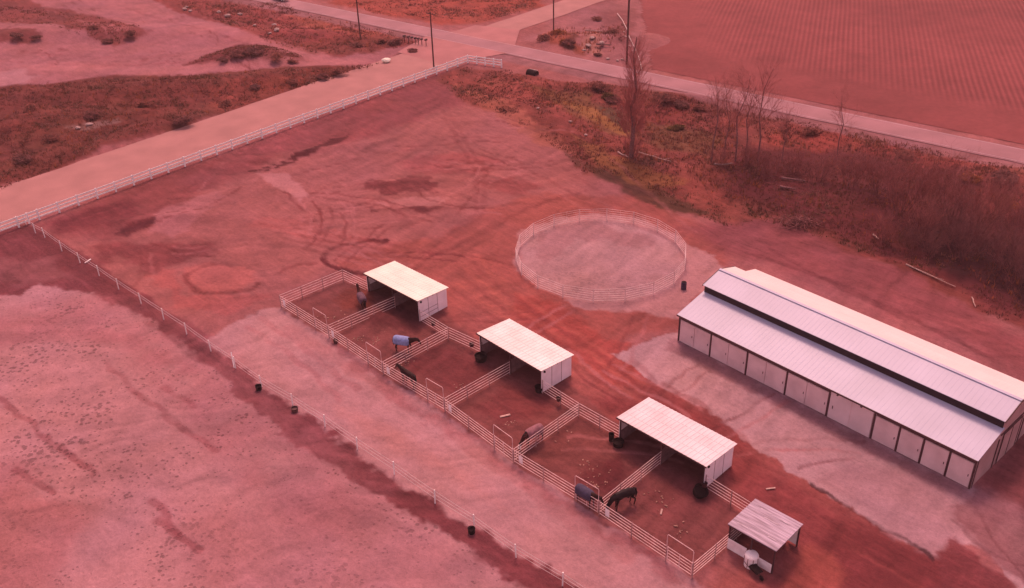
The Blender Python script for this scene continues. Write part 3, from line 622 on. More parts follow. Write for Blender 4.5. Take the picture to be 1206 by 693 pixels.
# ================================================================== BARN
def build_barn():
    bx, by, L, yaw, d1, d2 = -47.653, 67.968, 30.391, -0.033, 3.869, 2.333
    ze, zt, zg, zr, ov = 3.211, 4.248, 5.044, 5.798, .12
    D = 2 * (d1 + d2)
    r = empty('barn', (bx, by, 0), yaw, 'long stable barn with sky tinted white roof, raised middle ridge and tan stall doors', 'barn')
    b = lambda mb, n, m, p=None, **k: mb.build(n, m, p or r, **k)
    # walls
    b(MB().box((L / 2, .06, 1.52), (L, .10, 3.04)), 'front_wall', M_barnwall)
    b(MB().box((L / 2, D - .06, 1.52), (L, .10, 3.04)), 'back_wall', M_barnwall)
    for x, nm in ((.06, 'end_wall'), (L - .06, 'end_wall')):
        mb = MB(); t = .05
        prof = [(.12, 0), (D - .12, 0), (D - .12, 3.02), (D / 2 + d2 + .02, zt - .10), (D / 2 + d2 + .02, zg - .1), (D / 2, zr - .12), (d1 - .02, zg - .1), (d1 - .02, zt - .10), (.12, 3.02)]
        mb.add([(x - t, y, z) for y, z in prof] + [(x + t, y, z) for y, z in prof], [tuple(range(9))[::-1] if x > 1 else tuple(range(9))[::-1], tuple(range(9, 18))] + [(i, (i + 1) % 9, 9 + (i + 1) % 9, 9 + i) for i in range(9)])
        w = b(mb, nm, M_endwall)
        sgn = 1 if x > 1 else -1
        for y in (.2, d1 - .1, D / 2 + d2 + .1, D - .2): MB().box((x + sgn * .08, y, 1.5), (.05, .16, 3.0)).build('trim_board', M_trim, w)
        MB().beam((x + sgn * .08, .1, 3.02), (x + sgn * .08, d1 - .05, zt - .18), .05, .16).build('trim_board', M_trim, w)
        MB().beam((x + sgn * .08, D - .1, 3.02), (x + sgn * .08, D - d1 + .05, zt - .18), .05, .16).build('trim_board', M_trim, w)
        MB().box((x + sgn * .08, D / 2, 3.4), (.05, 2 * d2, .18)).build('trim_board', M_trim, w)
        dr = MB().box((x + sgn * .09, D / 2, 1.6), (.06, 3.4, 3.1)).build('sliding_door', M_endwall, r)
        for y in (-1.7, 0, 1.7): MB().box((x + sgn * .13, D / 2 + y, 1.55), (.03, .12, 3.0)).build('trim_board', M_trim, dr)
        MB().box((x + sgn * .13, D / 2, 3.2), (.03, 3.6, .14)).build('track', M_trim, dr)
    # front: stall doors in pairs between dark posts
    posts = [0.06, 4.0, 8.28, 12.7, 17.1, 21.5, 23.85, 26.0, 28.25, L - .06]
    for x in posts: b(MB().box((x, -.04, 1.52), (.14, .12, 3.02)), 'post', M_trim)
    doors = [(.2, 1.95), (2.0, 3.9), (4.1, 6.1), (6.15, 8.18), (8.4, 10.4), (10.45, 12.6), (12.8, 14.8), (14.85, 17.0), (21.62, 23.75), (23.95, 25.9), (26.1, 28.15), (28.35, L - .17)]
    for x0, x1 in doors:
        d = b(MB().box(((x0 + x1) / 2, -.035, 1.32), (x1 - x0, .07, 2.5)), 'stall_door', M_barnwall, bevel=.012)
        MB().box((x1 - .22, -.085, 1.25), (.06, .04, .22)).build('latch', M_trim, d)
    dd = b(MB().box((19.3, -.05, 1.5), (4.1, .08, 2.95)), 'sliding_door', mat('rose_tan_door', (.66, .50, .53), .6, .05, .7), bevel=.012)
    MB().box((19.3, -.10, 1.5), (.05, .03, 2.9)).build('centre_rail', M_barnwall, dd); MB().box((17.6, -.11, 1.3), (.06, .05, .3)).build('handle', M_trim, dd)
    b(MB().box((8.55, -.05, 2.84), (17.0, .10, .34)), 'header_board', M_trim); b(MB().box((26.0, -.05, 2.84), (8.7, .10, .34)), 'header_board', M_trim)
    for x in (18.0, 20.3):
        l = b(MB().box((x, -.28, 3.0), (.16, .34, .10)), 'wall_lamp', M_trim)
    # roofs, ribbed sheet
    def roof(y0, z0, y1, z1, m, nm, rib=True):
        mb = MB(); n = int((L + 2 * ov) / .46); t = .04
        dy, dz = y1 - y0, z1 - z0; k = math.hypot(dy, dz); ny, nz = -dz / k, dy / k
        if nz < 0: ny, nz = -ny, -nz
        vs = []
        for i in range(n + 1):
            xa = -ov + (L + 2 * ov) * i / n
            for dx, hh in ((0, .0), (.02, .008), (.05, .008), (.07, .0)) if i < n else ((0, 0),):
                for yy, z_ in ((y0, z0), (y1, z1)):
                    vs.append((xa + dx, yy + ny * hh, z_ + nz * hh))
        c = len(vs) // 2
        fs = [(2 * i, 2 * i + 2, 2 * i + 3, 2 * i + 1) for i in range(c - 1)]
        mb.add(vs, fs)
        mb.hexa([(-ov, y0 - ny * t, z0 - nz * t), (L + ov, y0 - ny * t, z0 - nz * t), (L + ov, y1 - ny * t, z1 - nz * t), (-ov, y1 - ny * t, z1 - nz * t), (-ov, y0 - ny * .004, z0 - nz * .004), (L + ov, y0 - ny * .004, z0 - nz * .004), (L + ov, y1 - ny * .004, z1 - nz * .004), (-ov, y1 - ny * .004, z1 - nz * .004)])
        return b(mb, nm, m)
    lo = roof(-.35, ze, d1, zt, M_roof_sky, 'lower_roof'); hi_ = roof(d1 - .35, zg, d1 + d2, zr, M_roof_sky, 'upper_roof')
    roof(D - d1 + .35, zg, D - d1 - d2, zr, M_roof_sun, 'upper_roof'); roof(D + .35, ze, D - d1, zt, M_roof_sun, 'lower_roof')
    MB().beam((-ov, d1 + d2, zr + .03), (L + ov, d1 + d2, zr + .03), .34, .05).build('ridge_cap', M_roof_sky, hi_)
    MB().box((L / 2, -.37, ze - .07), (L + 2 * ov, .05, .16)).build('gutter', M_trim, lo)
    b(MB().box((L / 2, d1 - .12, (zt + zg) / 2 - .03), (L, .08, zg - zt + .0)), 'clerestory_band', M_dark)
    b(MB().box((L / 2, D - d1 - .02, (zt + zg) / 2 - .02), (L, .08, zg - zt - .02)), 'clerestory_band', M_dark)
    for x in (-ov - .02, L + ov + .02):
        for ya in (d1 - .36, D - d1 + .36): b(MB().beam((x, ya, zg - .05), (x, d1 + d2, zr - .05), .05, .18), 'barge_board', M_trim)
    return r
build_barn()

# ================================================================== SHELTERS
def shelter(name, label, A0, A1, A2, A3, roofm, grid, wallm, hf=2.77, hb=2.46):
    """open-fronted loafing shed: roof corners front-left, front-right, back-right, back-left"""
    o = (Vector((*A0, 0)) + Vector((*A3, 0)) * 0)
    ex = (Vector((*A1, 0)) - Vector((*A0, 0)) + Vector((*A2, 0)) - Vector((*A3, 0))) / 2; L = ex.length; rz = math.atan2(ex.y, ex.x)
    Dp = ((Vector((*A3, 0)) - Vector((*A0, 0))).length + (Vector((*A2, 0)) - Vector((*A1, 0))).length) / 2
    r = empty(name, (A0[0], A0[1], 0), rz, label, 'shelter', 'open fronted livestock shelters in a row')
    x0, x1, y0, y1 = .22, L - .30, .30, Dp - .25
    zf = lambda y: hf + (hb - hf) * y / Dp
    # roof sheet with ribs running front to back
    n = int(L / .42); vs = []; mb = MB()
    for i in range(n + 1):
        xa = L * i / n
        for dx, hh in ((0, 0), (.06, .03), (.12, .03), (.18, 0)) if i < n else ((0, 0),):
            for y, z in ((0, hf), (Dp, hb)): vs.append((xa + dx, y, z + hh))
    c = len(vs) // 2; mb.add(vs, [(2 * i, 2 * i + 2, 2 * i + 3, 2 * i + 1) for i in range(c - 1)])
    mb.hexa([(0, 0, hf - .05), (L, 0, hf - .05), (L, Dp, hb - .05), (0, Dp, hb - .05), (0, 0, hf - .004), (L, 0, hf - .004), (L, Dp, hb - .004), (0, Dp, hb - .004)])
    ro = mb.build('roof', roofm, r)
    for k in (1, 2, 3): y = Dp * k / 4; MB().box((L / 2, y, hf + (hb - hf) * k / 4 + .012), (L - .02, .05, .02)).build('lap_seam', roofm, ro)
    for y in (.12, Dp / 2, Dp - .12): MB().box((L / 2, y, zf(y) - .11), (L - .1, .08, .11)).build('purlin', M_trim, ro)
    for x in (x0, L / 2, x1):
        for y in (y0, y1): MB().box((x, y, (zf(y) - .17) / 2), (.10, .10, zf(y) - .17)).build('post', M_trim, r)
    for side, x in ((-1, x0), (1, x1)):
        mb = MB(); t = .03; xo = x + side * .075; za, zb = zf(y0) - .2, zf(y1) - .2
        mb.hexa([(xo - t, y0 - .05, .05), (xo + t, y0 - .05, .05), (xo + t, y1 + .05, .05), (xo - t, y1 + .05, .05), (xo - t, y0 - .05, za), (xo + t, y0 - .05, za), (xo + t, y1 + .05, zb), (xo - t, y1 + .05, zb)])
        w = mb.build('side_wall', wallm, r)
        xs = xo + side * .036; MJ = mat('rose_joint', (.30, .17, .19), .6, .1, 2)
        for k in (1, 2): y = y0 + (y1 - y0) * k / 3; MB().box((xs, y, zf(y) / 2 - .08), (.012, .05, zf(y) - .28)).build('joint_strip', MJ, w)
        if grid:
            y2 = y0 + (y1 - y0) * 2 / 3
            for z in (.55, 1.05): MB().box((xs + side * .002, (y0 + y2) / 2, z), (.012, y2 - y0, .05)).build('joint_strip', MJ, w)
        if side > 0: MB().box((xs + .06, y0 + .28, zf(y0) - .42), (.12, .16, .16)).build('junction_box', M_rubber, w)
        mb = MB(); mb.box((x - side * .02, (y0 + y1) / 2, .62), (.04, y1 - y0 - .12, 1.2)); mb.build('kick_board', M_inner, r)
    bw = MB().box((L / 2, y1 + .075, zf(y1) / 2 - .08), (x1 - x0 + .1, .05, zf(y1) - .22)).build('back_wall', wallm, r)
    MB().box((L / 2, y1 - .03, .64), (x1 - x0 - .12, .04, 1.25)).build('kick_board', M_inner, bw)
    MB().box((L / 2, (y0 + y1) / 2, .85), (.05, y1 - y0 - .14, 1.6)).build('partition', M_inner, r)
    MB().box((L / 2, -.03, hf - .07), (L + .02, .04, .15)).build('fascia', M_trim, ro)
    return r
def roofc(a, b, c, d, hf=2.77, hb=2.46): return [tuple(G(*a, hf)[:2]), tuple(G(*b, hf)[:2]), tuple(G(*c, hb)[:2]), tuple(G(*d, hb)[:2])]
shelter('open_shelter', 'cream roofed open shelter with gridded side wall, behind the two pens farthest from the camera', *roofc((428, 322), (491.6, 355.5), (531.7, 340.5), (467.7, 309.6)), M_tin, True, M_wall)
shelter('open_shelter', 'pale roofed open shelter in the middle of the row of three', *roofc((561.1, 392.4), (637.4, 438.4), (677.6, 418.8), (601, 377)), M_tin2, False, M_wall)
shelter('open_shelter', 'pink white roofed open shelter next to the small purple roofed shed', *roofc((726.3, 491.6), (832.5, 549.6), (865.9, 521.5), (762.2, 466.5)), mat('pinkish_roof_sheet', (.68, .60, .63), .45, .05, .6, dirt=(.61, .52, .55)), False, M_wall)

# small shed, bottom right
def small_shed():
    hf, hb = 2.5, 2.35
    a = [G(857.3, 617.2, hf), G(914.7, 650.5, hf), G(944.2, 616.6, hb), G(888.2, 587.4, hb)]
    ex = (a[1] - a[0] + a[2] - a[3]) / 2; ex.z = 0; L = ex.length; rz = math.atan2(ex.y, ex.x); Dp = ((a[3] - a[0]).length + (a[2] - a[1]).length) / 2
    r = empty('small_shed', (a[0].x, a[0].y, 0), rz, 'small square shed with weathered purple roof on posts and white front boards', 'shed')
    mb = MB(); n = 14; vs = []
    for i in range(n + 1):
        for dy, hh in ((0, 0), (.05, .02), (.1, .02), (.15, 0)) if i < n else ((0, 0),):
            y = Dp * i / n + dy; z = hf + (hb - hf) * y / Dp + hh
            vs += [(0, y, z), (L, y, z)]
    c = len(vs) // 2; mb.add(vs, [(2 * i, 2 * i + 1, 2 * i + 3, 2 * i + 2) for i in range(c - 1)])
    mb.hexa([(0, 0, hf - .06), (L, 0, hf - .06), (L, Dp, hb - .06), (0, Dp, hb - .06), (0, 0, hf - .004), (L, 0, hf - .004), (L, Dp, hb - .004), (0, Dp, hb - .004)])
    ro = mb.build('roof', M_old, r)
    for x, y, ln in ((.9, .6, .9), (3.2, .9, .7), (2.2, 2.5, 1.2), (3.0, 3.1, .8), (1.4, 3.2, 1.0)): MB().box((x, y, hf + (hb - hf) * y / Dp + .03), (ln, .10, .012)).build('patch', mat('bright_bare_metal', (.42, .34, .42), .35, .1, 3, dirt=(.30, .22, .28)), ro)
    MB().box((L / 2, .06, hf - .12), (L - .1, .08, .12)).build('beam', M_trim, ro); MB().box((L / 2, Dp - .06, hb - .12), (L - .1, .08, .12)).build('beam', M_trim, ro)
    for x in (.15, L / 2, L - .15):
        for y in (.15, Dp - .15): MB().box((x, y, 1.16), (.11, .11, 2.3)).build('post', M_trim, r)
    MB().box((.95, .05, .58), (1.62, .04, 1.05)).build('front_board', M_white, r, bevel=.01)
    MB().box((3.3, .05, .5), (1.2, .04, .85)).build('front_board', M_white, r, bevel=.01)
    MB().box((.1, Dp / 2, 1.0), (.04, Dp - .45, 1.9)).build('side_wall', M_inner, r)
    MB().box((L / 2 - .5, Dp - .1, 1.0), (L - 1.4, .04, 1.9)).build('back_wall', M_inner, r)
    MB().box((L - .55, Dp - .1, .9), (.8, .04, 1.5)).build('back_board', M_white, r)
    return r, L, Dp
shed, SL, SD = small_shed()
def in_shed(x, y, z=0): 
    c, s = math.cos(shed.rotation_euler.z), math.sin(shed.rotation_euler.z); return (shed.location.x + c * x - s * y, shed.location.y + s * x + c * y, z)
t = empty('feed_bin', in_shed(2.35, -.18), shed.rotation_euler.z, 'rounded white ribbed bin at the front of the small shed', 'bin')
mb = MB(); mb.lathe([(.50, 0), (.52, .06), (.52, 1.02), (.46, 1.12), (.2, 1.2)], 20); mb.build('body', M_white, t, smooth=False)
mb = MB()
for a in range(0, 360, 45): mb.beam((.53 * math.cos(R(a)), .53 * math.sin(R(a)), .08), (.53 * math.cos(R(a)), .53 * math.sin(R(a)), 1.0), .05, .03)
mb.build('rib', mat('rose_joint', (.3, .17, .19)), t)
t = empty('wheelbarrow', in_shed(3.1, -.75), shed.rotation_euler.z - .3, 'dark wheelbarrow standing before the small shed front boards', 'wheelbarrow')
mb = MB(); mb.hexa([(-.3, -.22, .35), (.3, -.16, .3), (.3, .16, .3), (-.3, .22, .35), (-.45, -.34, .62), (.5, -.28, .58), (.5, .28, .58), (-.45, .34, .62)]); mb.build('tray', M_rubber, t)
mb = MB(); mb.tube([(-1.0, -.28, .6), (-.3, -.24, .36), (.62, -.05, .2)], .02, 6); mb.tube([(-1.0, .28, .6), (-.3, .24, .36), (.62, .05, .2)], .02, 6); mb.tube([(-.3, -.22, .35), (-.35, -.24, 0)], .02); mb.tube([(-.3, .22, .35), (-.35, .24, 0)], .02); mb.build('handle_frame', M_trim, t)
mb = MB(); mb.tube([(.66, -.05, .2), (.66, .05, .2)], .2, 14); mb.build('wheel', M_rubber, t)

# ================================================================== PIPE CORRALS
PH_ = 1.5
def pipe_rails(parent, x0, x1, h=PH_, n=5, rad=.023, m=None, base=.28):
    for k in range(n):
        z = base + (h - base) * k / (n - 1)
        MB().tube([(x0, 0, z), (x1, 0, z)], rad, 6).build('rail', m or M_pipe, parent)
M_postpipe = mat('rusty_pipe_post', (.36, .20, .20), .6, .2, 2)
def pipe_post(parent, x, h=PH_, rad=.038, m=None, y=0): MB().tube([(x, y, 0), (x, y, h + .06)], rad, 8).build('post', m or M_postpipe, parent)
def panel(label, p0, p1, group, n=5, every=3.2, h=PH_, ends=(True, True)):
    p0, p1 = Vector((p0[0], p0[1], 0)), Vector((p1[0], p1[1], 0)); d = p1 - p0; L = d.length
    r = empty('corral_panel', p0, math.atan2(d.y, d.x), label, 'corral panel', group)
    pipe_rails(r, .03, L - .03, h, n)
    k = max(1, round(L / every))
    for i in range(k + 1):
        if (i == 0 and not ends[0]) or (i == k and not ends[1]): continue
        pipe_post(r, min(max(L * i / k, .05), L - .05), h)
    return r
PF = [G(*p) for p in [(331, 362), (387.6, 398), (451.5, 441.5), (524, 485), (604.7, 545.5), (705, 607), (814.8, 681)]]
PB = {0: G(405, 331.5), 2: G(528.8, 400), 4: G(681.9, 490.8), 6: G(892, 615)}
pens = ['the brown horse', 'the blue rugged horse', 'the bare bay horse', 'the rose rugged horse', 'the navy rugged horse', 'the black grazing horse']
for k in range(6):
    a, b_ = PF[k], PF[k + 1]; d = b_ - a; L = d.length; gx = L * .735
    r = empty('corral_panel', a, math.atan2(d.y, d.x), 'front corral panel with bow gate before the pen of ' + pens[k], 'corral panel', 'front panels with bow gates along the lane')
    pipe_rails(r, .05, gx - .05)
    for x in ((.05, gx / 2, gx) if k else (.05, gx / 2, gx)): pipe_post(r, x)
    if k == 5: pipe_post(r, L)
    g = MB()
    for j in range(5): z = .28 + 1.22 * j / 4; g.tube([(gx + .1, 0, z), (L - .1, 0, z)], .023, 6)
    g.tube([(gx + .1, 0, .25), (gx + .1, 0, 1.53)], .035, 6).tube([(L - .1, 0, .25), (L - .1, 0, 1.53)], .035, 6).tube([((gx + L) / 2, 0, .25), ((gx + L) / 2, 0, 1.53)], .025, 6)
    g.build('gate', M_pipe, r)
    MB().tube([(gx, 0, 1.5), (gx, 0, 2.62), (gx + .08, 0, 2.72), (L - .13, 0, 2.72), (L - .05, 0, 2.62), (L - .05, 0, 1.5)], .025, 6).build('bow_frame', M_pipe, r)
    # the blank white board hung beside the corner post
    p = a + d.normalized() * .95
    nrm = Vector((d.y, -d.x, 0)).normalized()
    bd = empty('blank_board', (p.x + nrm.x * .07, p.y + nrm.y * .07, 0), math.atan2(d.y, d.x), 'blank white board hung on front rails at the pen of ' + pens[k], 'board', 'white boards on the front rails')
    MB().box((0, 0, .95), (.42, .03, .78)).build('board', M_white, bd, bevel=.01)
    MB().tube([(-.12, .03, 1.34), (-.12, .08, 1.52)], .012).build('hook', M_trim, bd); MB().tube([(.12, .03, 1.34), (.12, .08, 1.52)], .012).build('hook', M_trim, bd)
def mid(p, q, t): return p + (q - p) * t
SHM = [G(461.5, 338.5, 2.77), G(598, 414.5, 2.77), G(778, 519.5, 2.77)]
ENDS = 'end and dividing panels of the pens'
panel('end corral panel closing the far left of the pen row', PF[0], PB[0], ENDS)
panel('end corral panel reaching from the front rails to the small purple roofed shed', PF[6], PB[6], ENDS)
for k, s, t in ((1, SHM[0], 'cream roofed shelter with gridded wall'), (3, SHM[1], 'middle pale roofed shelter'), (5, SHM[2], 'pink white roofed shelter')):
    panel('dividing corral panel running under the ' + t, PF[k], (s.x, s.y + .25), ENDS)
panel('dividing corral panel beside the blue rugged horse', PF[2], PB[2], ENDS)
panel('dividing corral panel beside the rose rugged horse', PF[4], PB[4], ENDS)
BK = 'back panels between the shelters'
def shc(px, py, z=2.77): p = G(px, py, z); return Vector((p.x, p.y + .45, 0))
S1a, S1b, S2a, S2b, S3a, S3b = shc(430, 323), shc(488.5, 355), shc(563.5, 393.5), shc(634.5, 437.5), shc(728.5, 492.5), shc(829, 549)
panel('short back corral panel between far corner and the cream roofed shelter', PB[0], S1a, BK, ends=(False, True))
panel('back corral panel from gridded side wall to the blue rugged horse divider', S1b, PB[2], BK, ends=(True, False))
panel('back corral panel from blue rugged horse divider to the middle shelter', PB[2], S2a, BK, ends=(False, True))
panel('back corral panel from middle shelter wall to the rose rugged horse divider', S2b, PB[4], BK, ends=(True, False))
panel('back corral panel from rose rugged horse divider to the pink white shelter', PB[4], S3a, BK, ends=(False, True))
panel('back corral panel from pink white shelter to behind the small shed', S3b, PB[6], BK, ends=(True, False))

# ================================================================== ROUND PEN
cx_, cy_, cr_ = -64.75, 75.45, 9.95
rp = empty('round_pen', (cx_, cy_, 0), 0, 'round training pen of pale pipe panels beside the barn', 'round pen')
NP = 18
for i in range(NP):
    a0, a1 = 2 * math.pi * i / NP + .12, 2 * math.pi * (i + 1) / NP + .12
    p, q = Vector((cr_ * math.cos(a0), cr_ * math.sin(a0), 0)), Vector((cr_ * math.cos(a1), cr_ * math.sin(a1), 0))
    u = (q - p).normalized(); p, q = p + u * .04, q - u * .04
    mb = MB()
    for k in range(6): z = .25 + 1.4 * k / 5; mb.tube([p + zz * z, q + zz * z], .018, 5)
    mb.tube([p, p + zz * 1.68], .022, 6).tube([q, q + zz * 1.68], .022, 6).tube([mid(p, q, .5) + zz * .25, mid(p, q, .5) + zz * 1.65], .010, 5)
    mb.build('panel', M_pipe2, rp)

# ================================================================== FENCES
def rail_fence():
    r = empty('rail_fence', f0, math.atan2(fd.y, fd.x), 'long white three rail fence along the tan gravel road, turning at the far corner', 'fence')
    S0, S1 = -32.4, 84.5; step = (S1 - 0) / 31
    c1 = G(590.7, 80); v = Vector((c1.x - f0.x, c1.y - f0.y, 0)); cl = Vector((v.dot(fd), v.dot(fn), 0))
    cor = Vector((S1, 0, 0)); side = cl - cor
    for z in (.45, .92, 1.38):
        MB().beam((S0, 0, z), (S1 + .05, 0, z), .05, .19).build('rail', M_vinyl, r)
        MB().beam(cor + zz * z, cl + zz * z, .05, .19).build('rail', M_vinyl, r)
    def post(p):
        mb = MB(); mb.box((p[0], p[1], .76), (.19, .19, 1.52)); o = mb.build('post', M_vinyl, r)
        MB().add([(p[0] - .09, p[1] - .09, 1.525), (p[0] + .09, p[1] - .09, 1.525), (p[0] + .09, p[1] + .09, 1.525), (p[0] - .09, p[1] + .09, 1.525), (p[0], p[1], 1.62)], [(3, 2, 1, 0), (0, 1, 4), (1, 2, 4), (2, 3, 4), (3, 0, 4)]).build('cap', M_vinyl, o)
    s = S1
    while s > S0: post((s, 0)); s -= step
    post((1.35, 0))
    for t in (.27, .52, .77, 1.0): q = cor + side * t; post((q.x, q.y))
rail_fence()
LF = [(31, 264.5), (42, 275), (53, 280), (73, 296), (94.5, 310), (117, 325), (140, 341), (166.5, 358), (193, 376.6), (220, 394), (248.6, 414), (277.5, 434), (308.5, 456), (345, 478), (383, 503), (421, 530), (464.5, 559), (512.5, 593), (558.6, 621), (607.8, 657), (662.5, 690), (722, 728)]
def tape_fence():
    pts = [G(*p) for p in LF]
    r = empty('tape_fence', pts[0], 0, 'thin white post and tape fence beside the sandy riding ground', 'fence')
    loc = [p - pts[0] for p in pts]; rg = random.Random(3); tops = []
    for i, p in enumerate(loc):
        lean = Vector((rg.uniform(-.05, .05), rg.uniform(-.05, .05), 0)); tops.append(lean)
        MB().tube([p, p + lean * .5 + zz * .7, p + lean + zz * 1.42], .052, 8).build('post', M_vinyl, r)
    for j, z in enumerate((.55, .95, 1.3)):
        mb = MB()
        for i in range(len(loc) - 1):
            if j == 0 and i < 11: continue
            a, b_ = loc[i] + tops[i] * z + zz * z, loc[i + 1] + tops[i + 1] * z + zz * z
            m_ = (a + b_) / 2 - zz * .035
            mb.beam(a, m_, .012, .055 if i < 11 else .038); mb.beam(m_, b_, .012, .055 if i < 11 else .038)
        mb.build('tape', M_tape, r)
    p = loc[11] + Vector((-.2, -.05, 0)); MB().tube([p, p + Vector((-.75, .35, 1.35))], .05, 8).build('brace', M_vinyl, r)
tape_fence()
p = GH(107, 306); o = MB().tube([(0, 0, .06), (.45, -.9, .1)], .07, 8).build('fallen_post', M_vinyl); o.location = p; tag(o, 'short white post lying on dark soil near the fence corner', 'post')

# ================================================================== UTILITY POLES
def utility_pole(px, py, top, label, arm=True, rr=.15, lean=(0, 0)):
    b_ = GH(px, py); r = empty('utility_pole', b_, 0, label, 'utility pole', 'wooden utility poles along the roads')
    h = ztop(b_, top) if top is not None else 11.0
    MB().tube([(0, 0, -.3), (lean[0] * .5, lean[1] * .5, h * .5), (lean[0], lean[1], h)], [rr, rr * .9, rr * .72], 10).build('pole', M_pole, r)
    a = hd if arm == 'h' else fd
    c = Vector((lean[0], lean[1], h - .45)); pr = Vector((-a.y, a.x, 0))
    ar = MB().beam(c - pr * 1.15 + a * .16, c + pr * 1.15 + a * .16, .1, .12).build('crossarm', M_pole, r)
    mb = MB()
    for t in (-1.05, -.45, .45, 1.05): q = c + pr * t + a * .16; mb.lathe([(.03, .06), (.05, .1), (.05, .2), (.03, .24)], 8, q)
    mb.build('insulator', M_trim, ar)
    return r
utility_pole(511, 80, 14, 'slim utility pole with small crossarm standing beside the white rail fence')
utility_pole(424.5, 45, -28, 'utility pole in dry grass between highway and gravel road', 'h')
utility_pole(652, 37, -40, 'utility pole at the yellow bush by the side road', 'h', .14)
utility_pole(738, 76, -52, 'thickest utility pole, at the near corner of the furrowed field', 'h', .2, (.0, 0))

# mailboxes beside the highway
mailb = None
for i, (px, py) in enumerate([(476.5, 49.5), (481.5, 50.3), (485.5, 51.2), (489.5, 52), (493, 52.6), (497, 53.2), (502, 54)]):
    if mailb is None:
        mailb = empty('mailbox', (0, 0, 0), 0, None, 'mailbox', 'row of mailboxes at the crossing')
        MB().box((0, 0, .5), (.10, .10, 1.0)).build('post', M_pole, mailb)
        mb = MB(); n = 8; prof = [(-.14, 1.0), (.14, 1.0)] + [(.14 * math.cos(math.pi * k / n), 1.22 + .14 * math.sin(math.pi * k / n)) for k in range(n + 1)]
        k = len(prof); mb.add([(x, -.28, z) for x, z in prof] + [(x, .28, z) for x, z in prof], [tuple(range(k)), tuple(range(k, 2 * k))[::-1]] + [(j, k + j, k + (j + 1) % k, (j + 1) % k) for j in range(k)]); mb.build('box', M_trim, mailb)
        m_ = mailb
    else: m_ = copy_tree(mailb)
    m_.location = GH(px, py); m_.rotation_euler = (0, 0, math.atan2(hd.y, hd.x) + .1 * (i % 3 - 1))
    m_['label'] = ['dark mailbox on a post, nearest to the dry brush end of the row', 'second dark mailbox from the brush end of the row', 'third dark mailbox from the brush end of the row', 'middle dark mailbox of the row of seven', 'third dark mailbox from the crossarm pole end of the row', 'second dark mailbox from the crossarm pole end of the row', 'dark mailbox nearest to the crossarm pole'][i]

# car on the highway at the frame edge
def car():
    p = G(331, 1); r = empty('car', (p.x, p.y, .24), math.atan2(hd.y, hd.x), 'dark car with white front end driving on the highway', 'car')
    def loft(secs):
        mb = MB(); n = len(secs[0]); vs = [q for s in secs for q in s]
        mb.add(vs, [(i * n + j, i * n + (j + 1) % n, (i + 1) * n + (j + 1) % n, (i + 1) * n + j) for i in range(len(secs) - 1) for j in range(n)] + [tuple(range(n))[::-1], tuple((len(secs) - 1) * n + j for j in range(n))]); return mb
    def sec(x, w, zb, zt): return [(x, -w, zb), (x, w, zb), (x, w * 1.02, (zb + zt) / 2), (x, w * .92, zt), (x, -w * .92, zt), (x, -w * 1.02, (zb + zt) / 2)]
    loft([sec(-2.3, .78, .35, .8), sec(-2.1, .88, .25, .95), sec(-1, .9, .22, .98), sec(.9, .9, .22, .95)]).build('body', M_carpaint, r, bevel=.03)
    loft([sec(.905, .9, .22, .95), sec(1.9, .86, .25, .82), sec(2.2, .74, .35, .68)]).build('bonnet', M_carwhite, r, bevel=.03)
    loft([sec(-1.7, .72, .96, .98), sec(-1.2, .68, .95, 1.42), sec(.1, .68, .95, 1.45), sec(.85, .74, .94, .97)]).build('cabin', M_glass, r, bevel=.03)
    MB().box((-.55, 0, 1.455), (1.5, 1.2, .04)).build('roof', M_carpaint, r, bevel=.015)
    for x in (-1.45, 1.4):
        for y in (-.86, .86):
            w = MB().tube([(x, y - .1, .33), (x, y + .1, .33)], .33, 18).build('wheel', M_rubber, r)
            MB().tube([(x, y - .105, .33), (x, y + .105, .33)], .18, 12).build('rim', M_white, w)
    for y in (-.6, .6): MB().box((2.17, y, .6), (.1, .3, .14)).build('headlight', M_white, r); MB().box((-2.3, y, .72), (.05, .3, .14)).build('tail_light', M_redtub, r)
car()

